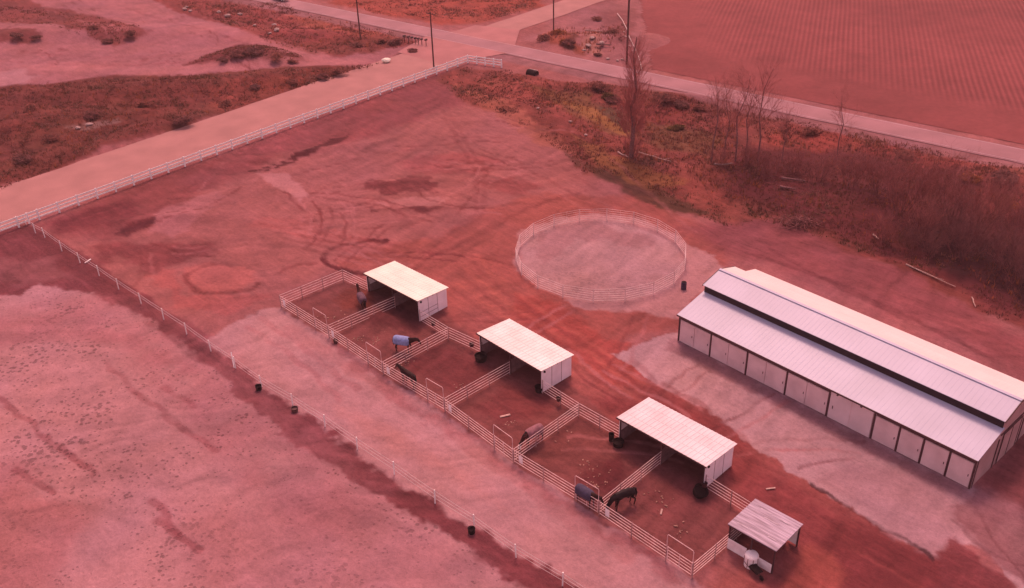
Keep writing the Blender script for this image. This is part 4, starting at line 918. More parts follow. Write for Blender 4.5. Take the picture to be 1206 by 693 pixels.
# ================================================================== HORSES
def horse(px, py, fx, fy, label, hide, rug=None, pose='up', group=None, halter=None, sc=1.1):
    a = G(px, py); d = G(fx, fy) - a
    r = empty('horse', (a.x, a.y, 0), math.atan2(d.y, d.x), label, 'horse', 'horses in the corrals'); r.scale = (sc, sc, sc)
    V, E_, Rr = [], [], []
    def v(p, rx, ry=None, par=None):
        V.append(p); Rr.append((rx, ry or rx)); i = len(V) - 1
        if par is not None: E_.append((par, i))
        return i
    pel = v((-.58, 0, 1.26), .25, .28); bk = v((-.2, 0, 1.2), .27, .31, pel); bf = v((.22, 0, 1.19), .27, .31, bk); ch = v((.55, 0, 1.22), .22, .28, bf); v((-.84, 0, 1.22), .17, .19, pel)
    if pose == 'up': nk = [(.80, 0, 1.46), (1.0, 0, 1.74), (1.13, 0, 1.98)]; hdp = [(1.33, 0, 1.86), (1.52, 0, 1.68), (1.62, 0, 1.57)]
    elif pose == 'level': nk = [(.86, 0, 1.36), (1.12, 0, 1.46), (1.34, 0, 1.54)]; hdp = [(1.52, 0, 1.38), (1.64, 0, 1.16), (1.69, 0, 1.05)]
    else: nk = [(.84, 0, 1.16), (1.06, 0, .84), (1.22, 0, .55)]; hdp = [(1.33, 0, .36), (1.38, 0, .16), (1.40, 0, .08)]
    n1 = v(nk[0], .18, .25, ch); n2 = v(nk[1], .13, .20, n1); pl = v(nk[2], .10, .14, n2)
    h1 = v(hdp[0], .085, .11, pl); h2 = v(hdp[1], .06, .075, h1); h3 = v(hdp[2], .055, .06, h2)
    hdv = (Vector(hdp[1]) - Vector(nk[2])).normalized(); ev = Vector((-hdv.z * -1, 0, hdv.x)); ev = Vector((hdv.z, 0, -hdv.x)) * -1
    for s in (-1, 1):
        q = Vector(nk[2]) + ev * .16 + Vector((-.02, s * .09, 0)); v(tuple(q), .022, .022, pl)
        sh = v((.52, s * .17, 1.0), .11, .12, ch); kn = v((.55 + .05 * s, s * .16, .52), .05, .05, sh); fe = v((.55 + .06 * s, s * .16, .16), .036, .036, kn); v((.59 + .06 * s, s * .16, .03), .055, .05, fe)
        th = v((-.66, s * .18, 1.02), .15, .17, pel); stf = v((-.52 - .05 * s, s * .19, .80), .10, .11, th); hk = v((-.78 - .06 * s, s * .17, .52), .055, .055, stf); f2 = v((-.72 - .06 * s, s * .17, .16), .038, .038, hk); v((-.67 - .06 * s, s * .17, .03), .055, .05, f2)
    me = bpy.data.meshes.new('body'); me.from_pydata(V, E_, []); o = bpy.data.objects.new('body', me); COL.objects.link(o); o.parent = r
    sk = o.modifiers.new('skin', 'SKIN'); sk.use_smooth_shade = True
    for i, q in enumerate(me.skin_vertices[0].data): q.radius = Rr[i]; q.use_root = (i == 0)
    ss = o.modifiers.new('sub', 'SUBSURF'); ss.levels = 2; ss.render_levels = 2
    me.materials.append(hide)
    # mane and tail
    mb = MB(); c = [Vector((.55, 0, 1.42)) if pose != 'down' else Vector((.6, 0, 1.40))] + [Vector(q) for q in nk]
    tops = []
    for i, q in enumerate(c):
        dd = (c[min(i + 1, 3)] - c[max(i - 1, 0)]).normalized(); nn = Vector((-dd.z, 0, dd.x)); tops.append((q + nn * (.10 if i == 0 else (.17, .14, .12)[i - 1]), nn))
    for (t0, q0), (t1, q1) in zip(tops[:-1], tops[1:]): mb.hexa([t0 - q0 * .12 + Vector((0, -.05, 0)), t0 - q0 * .12 + Vector((0, .05, 0)), t1 - q1 * .12 + Vector((0, .05, 0)), t1 - q1 * .12 + Vector((0, -.05, 0)), t0 + q0 * .04 + Vector((0, -.02, 0)), t0 + q0 * .04 + Vector((0, .02, 0)), t1 + q1 * .04 + Vector((0, .02, 0)), t1 + q1 * .04 + Vector((0, -.02, 0))])
    mb.build('mane', M_mane, r)
    MB().tube([(-.74, 0, 1.40), (-.92, 0, 1.26), (-.98, .02, .9), (-.95, .03, .5)], [.05, .07, .09, .025], 8).build('tail', M_mane, r, smooth=True)
    if rug:
        vs = []; na = 15; xs = [-.90, -.82, -.6, -.2, .2, .5, .66]
        for i, x in enumerate(xs):
            rz_ = (.20, .285, .325, .325, .325, .31, .22)[i]; ry = (.24, .335, .37, .375, .375, .35, .27)[i]; zc = 1.24
            for j in range(na):
                t = R(-8 + 196 * j / (na - 1)); vs.append((x, ry * math.cos(t) , zc + rz_ * math.sin(t) if math.sin(t) > 0 else zc + rz_ * math.sin(t)))
        # hanging flaps
        m2 = []
        for i in range(len(xs)):
            row = vs[i * na:(i + 1) * na]; a_, z_ = row[0], row[-1]; dr = .34 if 0 < i < 6 else .28
            m2 += [(a_[0], a_[1] + .01, a_[2] - dr)] + row + [(z_[0], z_[1] - .01, z_[2] - dr)]
        n = na + 2; mb = MB(); mb.add(m2, [(i * n + j, (i + 1) * n + j, (i + 1) * n + j + 1, i * n + j + 1) for i in range(len(xs) - 1) for j in range(n - 1)] + [tuple(range(1, n - 1))])
        ro = mb.build('rug', rug, r, smooth=True); so = ro.modifiers.new('thick', 'SOLIDIFY'); so.thickness = .02; so.offset = 1
        sb = ro.modifiers.new('sub', 'SUBSURF'); sb.levels = 1; sb.render_levels = 1
    if halter:
        hq = Vector(hdp[0]) + (Vector(hdp[1]) - Vector(hdp[0])) * .6; dd = (Vector(hdp[1]) - Vector(hdp[0])).normalized(); yv = Vector((0, 1, 0)); nn = dd.cross(yv)
        pts = [hq + (yv * math.cos(R(a_)) * .11 + nn * math.sin(R(a_)) * .13) for a_ in range(0, 361, 30)]
        pts2 = [q - dd * .22 for q in pts]
        MB().tube(pts, .02, 6, False).tube(pts2, .02, 6, False).tube([pts[0], pts2[0]], .018).tube([pts[6], pts2[6]], .018).build('halter', halter, r)
    return r
horse(427, 362, 420, 350, 'brown horse with mauve rug and raised head, beside the cream roofed shelter', M_hidebrown, M_lightrug, 'up')
horse(476, 414, 497, 417.5, 'dark horse in a pale blue rug facing the divider rails', M_hidebay, M_bluerug, 'level', sc=1.15)
horse(482, 453.5, 471, 447, 'bare dark bay horse pressed against the front rails', M_hidebay, None, 'level')
horse(628, 522, 611, 531, 'horse in a faded rose rug and white halter behind the divider', M_hidebrown, M_pinkrug, 'down', halter=M_white, sc=1.12)
horse(690, 594.5, 707, 605.5, 'dark horse in a navy rug standing along the front rails', M_hidebay, M_navyrug, 'level')
horse(734, 597, 716, 604, 'bare black horse grazing beside the last divider', M_hideblack, None, 'down', sc=1.2)

# ================================================================== TUBS AND BUCKETS
def tub(px, py, rad, h, label, m, cat='tub', tilt=0, z=0, group=None, filled=True, handle=False, name=None):
    p = G(px, py, z); r = empty(name or cat, p, rnd.uniform(0, 3), label, cat, group); r.rotation_euler.x = tilt
    mb = MB(); mb.lathe([(rad * .86, 0), (rad, h * .95), (rad * 1.05, h), (rad * .94, h), (rad * .9, h * .6), (.01, h * .55)], 20); mb.build('body', m, r, smooth=False)
    if handle:
        MB().tube([(rad * math.cos(R(a)), 0, h + rad * .75 * math.sin(R(a))) for a in range(0, 181, 20)], .012, 5).build('handle', M_trim, r)
    return r
TG = 'black tubs beside the shelters'
tub(566.5, 424.5, .62, .62, 'large black tub at the left front of the middle shelter', M_rubber, group=TG)
tub(635, 461, .42, .55, 'black tub at the right front corner of the middle shelter', M_rubber, group=TG)
tub(728, 525, .50, .5, 'wide black tub at the left front of the pink white shelter', M_rubber, group=TG)
tub(720, 519, .25, .75, 'tall dark bucket beside a wide tub at the pink white shelter', M_rubber, 'bucket', name='bucket', handle=True)
tub(822.5, 581, .62, .55, 'large tipped black tub at the right front of the pink white shelter', M_rubber, tilt=.5, group=TG, z=.15)
BG = 'buckets hung on corral rails'
for px, py, lab, m in ((510.5, 383, 'dark red bucket on the rails beside the gridded side wall', M_redtub), (555.5, 408, 'small dark red bucket on the rails before the middle shelter', M_redtub), (658, 472, 'round dark red bucket on the rails behind the rose rugged horse', M_redtub), (829.5, 573, 'dark red bucket against the white wall of the pink white shelter', M_redtub), (395.5, 404, 'dark bucket on the ground outside the front rails of the first divider', M_redtub)):
    z = .55 if px != 395.5 else 0
    p = G(px, py + 8 * (z > 0), 0); tub(px, py, .24, .36, lab, m, 'bucket', 0, z, BG, handle=True, name='bucket')
BF = 'buckets at the tape fence'
tub(305, 459, .30, .48, 'black bucket at the tape fence, farthest from the camera', M_rubber, 'bucket', group=BF, handle=True, name='bucket')
tub(347.5, 484.5, .32, .40, 'reddish brown bucket at the tape fence between two black ones', mat('brown_plastic', (.10, .04, .04), .6, .2, 4), 'bucket', group=BF, handle=True, name='bucket')
tub(555.5, 628, .30, .50, 'black bucket at the tape fence, nearest to the camera', M_rubber, 'bucket', group=BF, handle=True, name='bucket')
b_ = G(805, 340.5); r = empty('barrel', b_, 0, 'dark blue barrel standing beside the round pen', 'barrel')
MB().lathe([(.28, 0), (.30, .05), (.30, .28), (.315, .30), (.30, .32), (.30, .58), (.315, .60), (.30, .62), (.30, .85), (.27, .89)], 20).build('body', M_bluetub, r)
MB().lathe([(.26, .885), (.26, .90), (.04, .90), (.04, .93)], 16).build('lid', M_rubber, r)

# ================================================================== BARE TREES AND BRUSH
def grow(rg, h, kind):
    """returns (trunk MB, crown MB) of a leafless tree"""
    tr, cr = MB(), MB()
    def twig(mb, p, d, L, r0, lev, maxlev, n, bend=.25, upb=.1):
        pts = [p]; dd = d.normalized(); k = 4 if lev < 2 else 3
        for i in range(k):
            dd = (dd + Vector((rg.uniform(-1, 1), rg.uniform(-1, 1), rg.uniform(-.4, 1) * upb * 4)) * bend * .5).normalized(); pts.append(pts[-1] + dd * L / k)
        mb.tube(pts, [r0 * (1 - .72 * i / k) for i in range(k + 1)], 5 if lev == 0 else 3, False)
        if lev < maxlev:
            for j in range(n[lev]):
                t = rg.uniform(.25, 1.0); q = pts[min(int(t * k), k - 1)].lerp(pts[min(int(t * k) + 1, k)], t * k - int(t * k))
                a = rg.uniform(0, 2 * math.pi); side = dd.orthogonal().normalized(); side = (side * math.cos(a) + dd.cross(side) * math.sin(a))
                sp = spread[lev]
                twig(cr, q, dd * (1 - sp) + side * sp + zz * upb, L * rg.uniform(.42, .7), r0 * .5, lev + 1, maxlev, n, bend, upb)
        return pts
    if kind == 'poplar':
        tp = [Vector((rg.uniform(-.12, .12) * i, rg.uniform(-.12, .12) * i, h * i / 7)) for i in range(8)]
        tr.tube([tp[0] - zz * .3] + tp[1:], [.42 - .05 * i for i in range(8)], 8, False)
        spread = [.3, .3, .35]
        for i in range(120):
            t = rg.uniform(.10, .93); k = t * 7; q = tp[int(k)].lerp(tp[min(int(k) + 1, 7)], k - int(k)); a = rg.uniform(0, 6.283)
            L = h * rg.uniform(.12, .24) * (1.15 - .6 * t); d = Vector((math.cos(a) * .75, math.sin(a) * .75, 1))
            twig(cr, q, d, L, .07 * (1.2 - t), 1, 3, [0, 7, 4], .3, .25)
        # suckers round the foot
        for i in range(40):
            a = rg.uniform(0, 6.283); rr = rg.uniform(.1, 1.0); twig(cr, Vector((math.cos(a) * rr, math.sin(a) * rr, 0)), Vector((math.cos(a) * .2, math.sin(a) * .2, 1)), rg.uniform(1.5, 4), .035, 2, 3, [0, 0, 5], .2, .3)
    elif kind == 'tree':
        spread = [.45, .45, .5, .5]
        tp = [Vector((0, 0, -.3)), Vector((rg.uniform(-.2, .2), rg.uniform(-.2, .2), h * .25)), Vector((rg.uniform(-.5, .5), rg.uniform(-.5, .5), h * .5)), Vector((rg.uniform(-.8, .8), rg.uniform(-.8, .8), h * .78)), Vector((rg.uniform(-1, 1), rg.uniform(-1, 1), h))]
        tr.tube(tp, [.13, .105, .08, .045, .015], 7, False)
        for i in range(17):
            t = rg.uniform(.25, .97); k = t * 4; q = tp[int(k)].lerp(tp[min(int(k) + 1, 4)], k - int(k)); a = rg.uniform(0, 6.283)
            twig(cr, q, Vector((math.cos(a) * .7, math.sin(a) * .7, 1)), h * rg.uniform(.18, .38) * (1.2 - .6 * t), .042 * (1.3 - t), 1, 3, [0, 8, 5], .3, .15)
    else:                                   # thicket of stems
        spread = [.4, .45, .5]
        for i in range(20):
            a = rg.uniform(0, 6.283); rr = rg.uniform(0, .55 if kind == 'shrub' else 1.3); lean = rg.uniform(.1, .75 if kind == 'shrub' else .5)
            q = Vector((math.cos(a) * rr, math.sin(a) * rr, -.1))
            twig(tr, q, Vector((math.cos(a) * lean, math.sin(a) * lean, 1)), h * rg.uniform(.6, 1), .030 * h / 4, 0, 2, [9, 6], .3, .15)
    return tr, cr
def tree_proto(name, h, kind, mt, mc, seed):
    t, c = grow(random.Random(seed), h, kind)
    r = empty(name, (0, 0, 0), 0, None, None); t.build('trunk' if kind in ('poplar', 'tree') else 'stems', mt, r); c.build('crown', mc, r); return r
used_proto = set()
def plant(pr, px, py, h0, top=None, rz=0, label=None, cat='tree', group=None, sc=None, p=None):
    first = pr.name not in used_proto; used_proto.add(pr.name)
    o = pr if first else copy_tree(pr)
    if not first: used_proto.add(o.name)
    b_ = p or GH(px, py); o.location = b_; o.rotation_euler = (0, 0, rz)
    s = sc or (ztop(b_, top) - b_.z) / h0; o.scale = (s, s, s); tag(o, label, cat, group); return o
pp = tree_proto('poplar', 20, 'poplar', M_bark, mat('red_brown_twigs', (.36, .11, .10), .9, .2, 1.5), 5)
plant(pp, 743, 185, 20, 44, 0, 'tall narrow bare poplar in front of the highway', 'tree')
T = [tree_proto('bare_tree', 12, 'tree', M_bark, M_twig, s) for s in (11, 12, 13)]
TG_ = 'bare trees between yard and highway'
for i, (px, py, tp, lab) in enumerate([(838, 191, 92, 'pale leaning bare tree, nearest to the tall poplar in its clump'), (853, 187, 104, 'thin bare tree second from the poplar side of the clump'), (866, 190, 88, 'bare tree with forked top in the middle of the clump'), (878, 186, 96, 'bare tree second from the barn side of the clump'), (892, 190, 82, 'tallest bare tree on the barn side of the clump'), (986, 182, 112, 'lone slender bare tree against the field edge'), (921, 190, 128, 'short bare tree between the clump and the lone slender tree')]):
    plant(T[i % 3], px, py, 12, tp, i * 1.3, lab, 'tree', TG_)
B = [tree_proto('bare_shrub', 4.5, 'thicket', M_twigdark, M_twig, s) for s in (21, 22)] 
BD = [tree_proto('dark_shrub', 3.2, 'thicket', M_twigdark, M_twigdark, s) for s in (31, 32)]
SG_ = 'bare brush in the rough grass by the barn'
for i, (px, py, s, lab) in enumerate([(846, 196, .55, 'low brush at the foot of the bare tree clump, poplar side'), (880, 196, .6, 'low brush at the foot of the bare tree clump, barn side'), (905, 205, .7, 'bare shrub right of the bare tree clump'), (935, 205, .6, 'bare shrub below the short bare tree'), (965, 215, .8, 'bare shrub left of the lone slender tree'), (1000, 218, .9, 'bare shrub right of the lone slender tree'), (1035, 225, 1.1, 'reddish thicket at the start of the big brush'), (1062, 250, 1.25, 'tall reddish thicket in the middle of the big brush'), (1095, 245, 1.2, 'tall reddish thicket behind the darkest brush'), (1120, 262, 1.25, 'reddish thicket beside the darkest brush'), (1085, 280, 1.0, 'reddish thicket in front of the big brush'), (1150, 275, 1.1, 'reddish thicket at the field side of the big brush'), (1180, 258, 1.0, 'reddish thicket near the photo edge, upper one'), (1200, 290, 1.1, 'reddish thicket near the photo edge, lower one'), (1040, 285, .7, 'small reddish thicket nearest to the brush pile')]):
    plant(B[i % 2], px, py, 4.5, None, i * 1.7, lab, 'shrub', SG_, sc=s)
for i, (px, py, s, lab) in enumerate([(1092, 300, .9, 'dark low shrub behind the fallen log'), (1110, 285, 1.2, 'large dark shrub, darkest of the big brush'), (1135, 305, 1.1, 'dark shrub right of the darkest one'), (1160, 300, 1.2, 'large dark shrub toward the photo edge'), (1185, 318, 1.2, 'dark shrub above the barn roof end'), (1205, 335, 1.2, 'dark shrub at the photo edge above the barn'), (1068, 292, .8, 'small dark shrub left of the fallen log')]):
    plant(BD[i % 2], px, py, 3.2, None, i * 2.1, lab, 'shrub', SG_, sc=s)

# leafy and dry bushes: stems and small leaf faces
def bush_proto(name, rx, h, nleaf, ml, seed, size=.16):
    rg = random.Random(seed); st, lf = MB(), MB()
    lobes = [(Vector((rg.uniform(-.55, .55) * rx, rg.uniform(-.55, .55) * rx, rg.uniform(.25, .6) * h)), rg.uniform(.35, .6)) for _ in range(7)]
    for c, q in lobes: st.tube([Vector((c.x * .2, c.y * .2, -.1)), Vector((c.x * .6, c.y * .6, c.z * .6)), c + zz * h * .2], [.04, .03, .012], 4, False)
    for i in range(nleaf):
        c, q = rg.choice(lobes); u = Vector((rg.gauss(0, 1), rg.gauss(0, 1), rg.gauss(0, 1))).normalized() * (rg.random() ** .45) * q
        p = c + Vector((u.x * rx, u.y * rx, u.z * h * .75)); p.z = max(p.z, .03)
        a = Vector((rg.uniform(-1, 1), rg.uniform(-1, 1), rg.uniform(-1, 1))).normalized(); b2 = a.orthogonal().normalized(); s = size * rg.uniform(.5, 1.4)
        lf.add([p - a * s, p + b2 * s * .5, p + a * s, p - b2 * s * .5], [(0, 1, 2, 3)])
    r = empty(name, (0, 0, 0)); st.build('stems', M_bark, r); lf.build('foliage', ml, r); return r
def leafy(m):
    nt = m.node_tree; b = nt.nodes['Principled BSDF']; src = b.inputs['Base Color'].links[0].from_socket; tl = nt.nodes.new('ShaderNodeBsdfTranslucent'); nt.links.new(src, tl.inputs['Color']); ms = nt.nodes.new('ShaderNodeMixShader'); ms.inputs[0].default_value = .5
    nt.links.new(b.outputs[0], ms.inputs[1]); nt.links.new(tl.outputs[0], ms.inputs[2]); nt.links.new(ms.outputs[0], nt.nodes['Material Output'].inputs['Surface'])
    return m
M_drybush = mat('dry_red_brown_leaves', (.27, .10, .085), .9, .3, .9)
M_darkbush = mat('dark_brown_leaves', (.22, .088, .083), .9, .3, .9)
for m_ in (M_drybush, M_darkbush, M_leafolive, M_leaforange): leafy(m_)
BR = bush_proto('bush', 1.6, 1.5, 1000, M_drybush, 41); BK_ = bush_proto('bush', 1.6, 1.4, 1000, M_darkbush, 42); BO = bush_proto('bush', 1.6, 1.5, 1000, M_leaforange, 43); BV = bush_proto('bush', 1.6, 1.2, 1000, M_leafolive, 44)
GB = 'wild bushes on the banks and verges'
for i, (pr, px, py, s, lab) in enumerate([
    (BK_, 283, 66, 1.5, 'dark bush on the mound between the dirt tracks, left one'), (BK_, 300, 63, 1.7, 'largest dark bush on top of the mound between the dirt tracks'), (BK_, 262, 72, 1.0, 'small dark bush at the left foot of the mound'), (BR, 325, 70, 1.3, 'red brown bush at the right foot of the mound'), (BR, 345, 74, .9, 'low red brown bush ending the mound'),
    (BK_, 155, 42, 1.4, 'dark bush at the tip of the upper left bank'), (BK_, 128, 50, 1.1, 'dark bush below the tip of the upper left bank'), (BR, 110, 34, 1.0, 'red brown bush on the upper left bank'), (BK_, 18, 44, 1.4, 'dark bush at the left photo edge'), (BK_, 42, 46, 1.1, 'dark bush beside the one at the left photo edge'),
    (BR, 400, 87, 1.3, 'red brown bush at the point of the grassy bank by the gravel road'), (BK_, 382, 92, 1.1, 'dark bush behind the point of the grassy bank'), (BR, 345, 98, 1.0, 'red brown bush along the grassy bank'), (BK_, 300, 104, 1.0, 'dark bush along the grassy bank'), (BR, 265, 125, 1.2, 'red brown bush low on the bank near the gravel road'), (BK_, 215, 146, 1.5, 'big dark bush low on the bank near the gravel road'), (BR, 170, 125, 1.1, 'red brown bush in the middle of the grassy bank'), (BK_, 110, 138, 1.2, 'dark bush next to the pale stony patch'), (BR, 60, 165, 1.3, 'red brown bush near the left photo edge above the gravel road'), (BK_, 25, 190, 1.4, 'dark bush nearest to the left end of the gravel road'), (BR, 35, 130, 1.2, 'red brown bush in the left part of the grassy bank'),
    (BK_, 465, 52, 1.4, 'dark bush before the mailboxes'), (BR, 450, 50, 1.0, 'red brown bush left of the mailboxes'), (BK_, 487, 61, .9, 'small dark bush at the edge of the gravel road near the mailboxes'), (BR, 420, 55, 1.2, 'red brown bush below the pole in dry grass'),
    (BR, 640, 47, 1.3, 'red brown bush in the triangle by the side road'), (BO, 657, 40, 1.3, 'yellow orange bush at the pole by the side road'), (BO, 662, 50, 1.0, 'smaller yellow orange bush by the side road'), (BK_, 672, 52, 1.3, 'dark bush between yellow bush and rubble'), (BR, 703, 24, 1.1, 'red brown bush behind the rubble'), (BR, 720, 40, 1.3, 'red brown bush beside the white pipe'), (BK_, 703, 66, .8, 'small dark bush beside the highway at the rubble'),
    (BR, 707, 105, 1.6, 'red brown bush left of the tall poplar'), (BV, 716, 118, 1.5, 'olive green bush left of the tall poplar'), (BK_, 724, 120, 1.2, 'dark bush touching the tall poplar on its left'), (BR, 782, 118, 1.7, 'red brown bush on the highway bank right of the poplar'), (BK_, 800, 125, 1.4, 'dark bush on the highway bank right of the poplar'), (BV, 795, 152, 1.2, 'olive bush in the grass right of the poplar'), (BR, 825, 130, 1.2, 'red brown bush at the top of the bare tree clump'),
    (BR, 955, 158, 1.5, 'red brown bush on the highway bank by the lone slender tree'), (BR, 1065, 185, 1.4, 'red brown bush on the highway bank above the big brush'), (BK_, 1180, 212, 1.8, 'dark bush on the highway bank at the photo edge'), (BO, 1185, 240, 1.6, 'orange bush in the grass at the photo edge'), (BO, 1140, 212, 1.3, 'orange bush on the highway bank'), (BO, 1200, 300, 1.1, 'orange bush among the dark shrubs')]):
    plant(pr, px, py, 1, None, i * 1.1, lab, 'bush', GB, sc=s * .8).scale.z *= .7

# ================================================================== RUBBLE, LOGS, LITTER
def rock_mesh(seed):
    bm_v = []; import bmesh
    bm = bmesh.new(); bmesh.ops.create_icosphere(bm, subdivisions=2, radius=.5); rg = random.Random(seed); off = [Vector((rg.uniform(-1, 1), rg.uniform(-1, 1), rg.uniform(-1, 1))).normalized() for _ in range(9)]
    for v in bm.verts:
        for o in off:
            t = v.co.dot(o) - .36
            if t > 0: v.co -= o * t
        v.co.z *= .6
    me = bpy.data.meshes.new('boulder'); bm.to_mesh(me); bm.free(); me.materials.append(M_rock); return me
RM = [rock_mesh(s) for s in range(4)]
rk = [(218, 12, 1.6, 'white boulder in the upper bank heap, behind'), (224, 14, 1.2, 'white boulder in the upper bank heap, in front'), (220, 9, 1.0, 'white boulder in the upper bank heap, topmost'), (258, 15, 1.4, 'white flat boulder on the bank, left of a pair'), (268, 20, 1.8, 'largest flat white boulder of the middle bank heap'), (283, 18, 1.5, 'white boulder right of the largest flat one'), (300, 31, 1.2, 'lone white boulder between two heaps'), (323, 30, 1.3, 'white boulder in the heap nearest the highway, behind'), (326, 37, 1.9, 'broad white boulder in the heap nearest the highway'), (318, 40, 1.0, 'small white boulder in the heap nearest the highway'), (716, 70, .9, 'small pale stone by the highway, left'), (727, 72, .8, 'small pale stone by the highway, middle'), (733, 71, .8, 'small pale stone next to the thickest pole'), (693, 55, 1.5, 'pale rubble block beside the dark bush, lower'), (697, 46, 1.4, 'pale rubble block beside the dark bush, upper'), (688, 60, 1.0, 'pale rubble block nearest to the highway'), (709, 52, 1.6, 'long pale slab right of the rubble'), (105, 148, 1.3, 'pale stone in the stony patch on the bank, right'), (92, 152, 1.2, 'pale stone in the stony patch on the bank, left'), (634, 128, .7, 'pale stone in the rough grass, left'), (672, 144, .8, 'pale stone in the rough grass, middle'), (690, 160, .8, 'pale stone in the rough grass, right'), (455, 73, 2.0, 'bright white flat rock at the gravel road edge')]
M_bright = mat('bright_white_rock', (.85, .80, .66), .8, .05, 3)
for i, (px, py, s, lab) in enumerate(rk):
    o = bpy.data.objects.new('boulder', RM[i % 4] if i < len(rk) - 1 else RM[0].copy()); COL.objects.link(o); o.location = GH(px, py) + zz * .15 * s; o.rotation_euler = (0, 0, i * 1.9); o.scale = (s, s * .75, s * .7); tag(o, lab, 'boulder', 'pale boulders and rubble')
    if i == len(rk) - 1: o.data.materials[0] = M_bright
def log(a, b_, r0, label, m=M_wood, branch=True):
    p, q = GH(*a), GH(*b_); v = q - p; o = MB(); k = 5; rg = random.Random(int(a[0]))
    pts = [v * (i / k) + Vector((rg.uniform(-.08, .08), rg.uniform(-.08, .08), .12 + r0)) for i in range(k + 1)]; o.tube(pts, [r0 * (1 - .5 * i / k) for i in range(k + 1)], 7)
    if branch:
        for i in range(3): t = rg.uniform(.4, .9); s_ = v * t + zz * .2; o.tube([s_, s_ + v.normalized() * .8 + Vector((rg.uniform(-.5, .5), rg.uniform(-.5, .5), .3))], [r0 * .5, r0 * .2], 5)
    ob = o.build('log', m); ob.location = p; tag(ob, label, 'log'); return ob
log((1066, 313), (1125, 340), .09, 'long pale fallen log behind the barn')
log((1144, 352), (1149, 363), .08, 'short pale branch standing askew behind the barn', branch=False)
log((841, 195), (857, 196), .12, 'white log at the foot of the bare tree clump', M_rock)
log((727, 181), (738, 186), .12, 'short white log at the foot of the poplar', M_rock)
log((752, 181), (790, 192), .09, 'weathered log right of the poplar foot')
log((920, 212), (948, 216), .2, 'dark fallen log in the rough grass above the brush pile', M_bark)
log((918, 222), (936, 225), .18, 'dark short log above the brush pile', M_bark)
log((1028, 278), (1034, 283), .1, 'small pale curved branch near the reddish thickets', branch=False)
log((689, 37), (727, 40), .12, 'thin pale pole lying behind the rubble', branch=False); log((703, 54), (720, 55), .2, 'short dark log lying right of the rubble', M_bark, False)
# brush pile
rg = random.Random(9); mb = MB()
for i in range(90):
    a = rg.uniform(0, 6.283); rr = rg.gauss(0, .9); c = Vector((math.cos(a) * rr * 1.6, math.sin(a) * rr, rg.uniform(.05, .8) * max(0, 1 - abs(rr) / 2.2))); d = Vector((rg.uniform(-1, 1), rg.uniform(-1, 1), rg.uniform(-.3, .3))).normalized() * rg.uniform(.4, 1.3); mb.tube([c - d, c + Vector((0, 0, .06)), c + d], [.05, .04, .015], 4)
o = mb.build('brush_pile', M_twigdark); o.location = GH(941, 264); o.rotation_euler.z = ANG; tag(o, 'dark heap of cut branches on the bare ground behind the round pen', 'brush pile')
# white hose at the field corner
pts = [GH(*p) for p in [(727, 18), (733, 26), (738, 36), (741, 46), (746, 56), (750, 64), (754, 76), (756, 86)]]
mb = MB(); mb.tube([p - pts[0] + zz * .36 for p in pts], .08, 7); 
o = mb.build('irrigation_pipe', mat('white_pipe', (.52, .38, .36), .5, .08, 3)); o.location = pts[0]; tag(o, 'white curving irrigation pipe along the field corner', 'pipe')
for i in range(5): p = GH(735 + i * 2.4, 38 + i * 5.5); o = MB().tube([(-.3, 0, .1), (.5, -.5, .2)], .09, 6).build('pipe_piece', MATS['white_pipe']); o.location = p; tag(o, 'short broken white pipe piece beside the curving irrigation pipe', 'pipe', 'broken pipe pieces at the field corner')
# culvert
c_ = GH(627, 88) - zz * .3; r = empty('culvert', c_, math.atan2(hd.y, hd.x), 'dark open culvert end in the grass below the highway', 'culvert')
n = 16; mb = MB(); vs = []
for x in (-1.0, 1.0):
    for rad in (.62, .5): vs += [(x, rad * math.cos(2 * math.pi * j / n), .5 + rad * math.sin(2 * math.pi * j / n)) for j in range(n)]
fs = []
for j in range(n): k = (j + 1) % n; fs += [(j, k, 2 * n + k, 2 * n + j), (n + k, n + j, 3 * n + j, 3 * n + k), (j, n + j, n + k, k), (2 * n + k, 3 * n + k, 3 * n + j, 2 * n + j)]
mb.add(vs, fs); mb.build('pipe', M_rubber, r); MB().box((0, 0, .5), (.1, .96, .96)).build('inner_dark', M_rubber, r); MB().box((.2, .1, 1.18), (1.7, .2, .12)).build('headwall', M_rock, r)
# litter in the pens and on the ground
def plank(a, b_, w, label, m=M_wood, t=.05):
    p, q = GH(*a), GH(*b_); v = q - p; mb = MB(); mb.beam(Vector((0, 0, .08)), v + zz * .12, w, t); o = mb.build('plank', m); o.location = p; tag(o, label, 'plank'); return o
plank((589, 492), (601, 489.5), .22, 'pale plank lying in the pen of the rose rugged horse')
plank((902, 577), (913, 576), .14, 'thin pale plank on red ground above the small shed', M_wood); plank((778, 607), (779.5, 601), .14, 'short pale stick standing out in the last pen', M_wood)
rg = random.Random(15); mb = MB(); o0 = G(560, 450)
for cx0, cy0, k, sp in ((421, 399, 14, .5), (443, 401, 14, .5), (700, 570, 14, .9), (705, 557, 8, .6), (690, 548, 8, .7), (602, 498, 10, .6), (781, 590, 8, .5), (445, 385, 10, 1.0), (465, 390, 8, .8), (395, 372, 14, 1.2), (540, 455, 8, .5), (478, 428, 10, .6), (660, 505, 8, 1.2), (800, 627, 10, .7), (760, 585, 8, 1.0)):
    c = G(cx0, cy0)
    for i in range(k): x, y = c.x + rg.gauss(0, sp) * .7, c.y + rg.gauss(0, sp) * .7; s = rg.uniform(.03, .09); mb.box((x - o0.x, y - o0.y, .04), (s * 2, s, .05), rg.uniform(0, 3), rg.uniform(-.3, .3))
o = mb.build('scattered_hay', M_hay); o.location = o0; tag(o, 'scraps of hay and straw scattered in the pens', 'hay', kind='stuff')

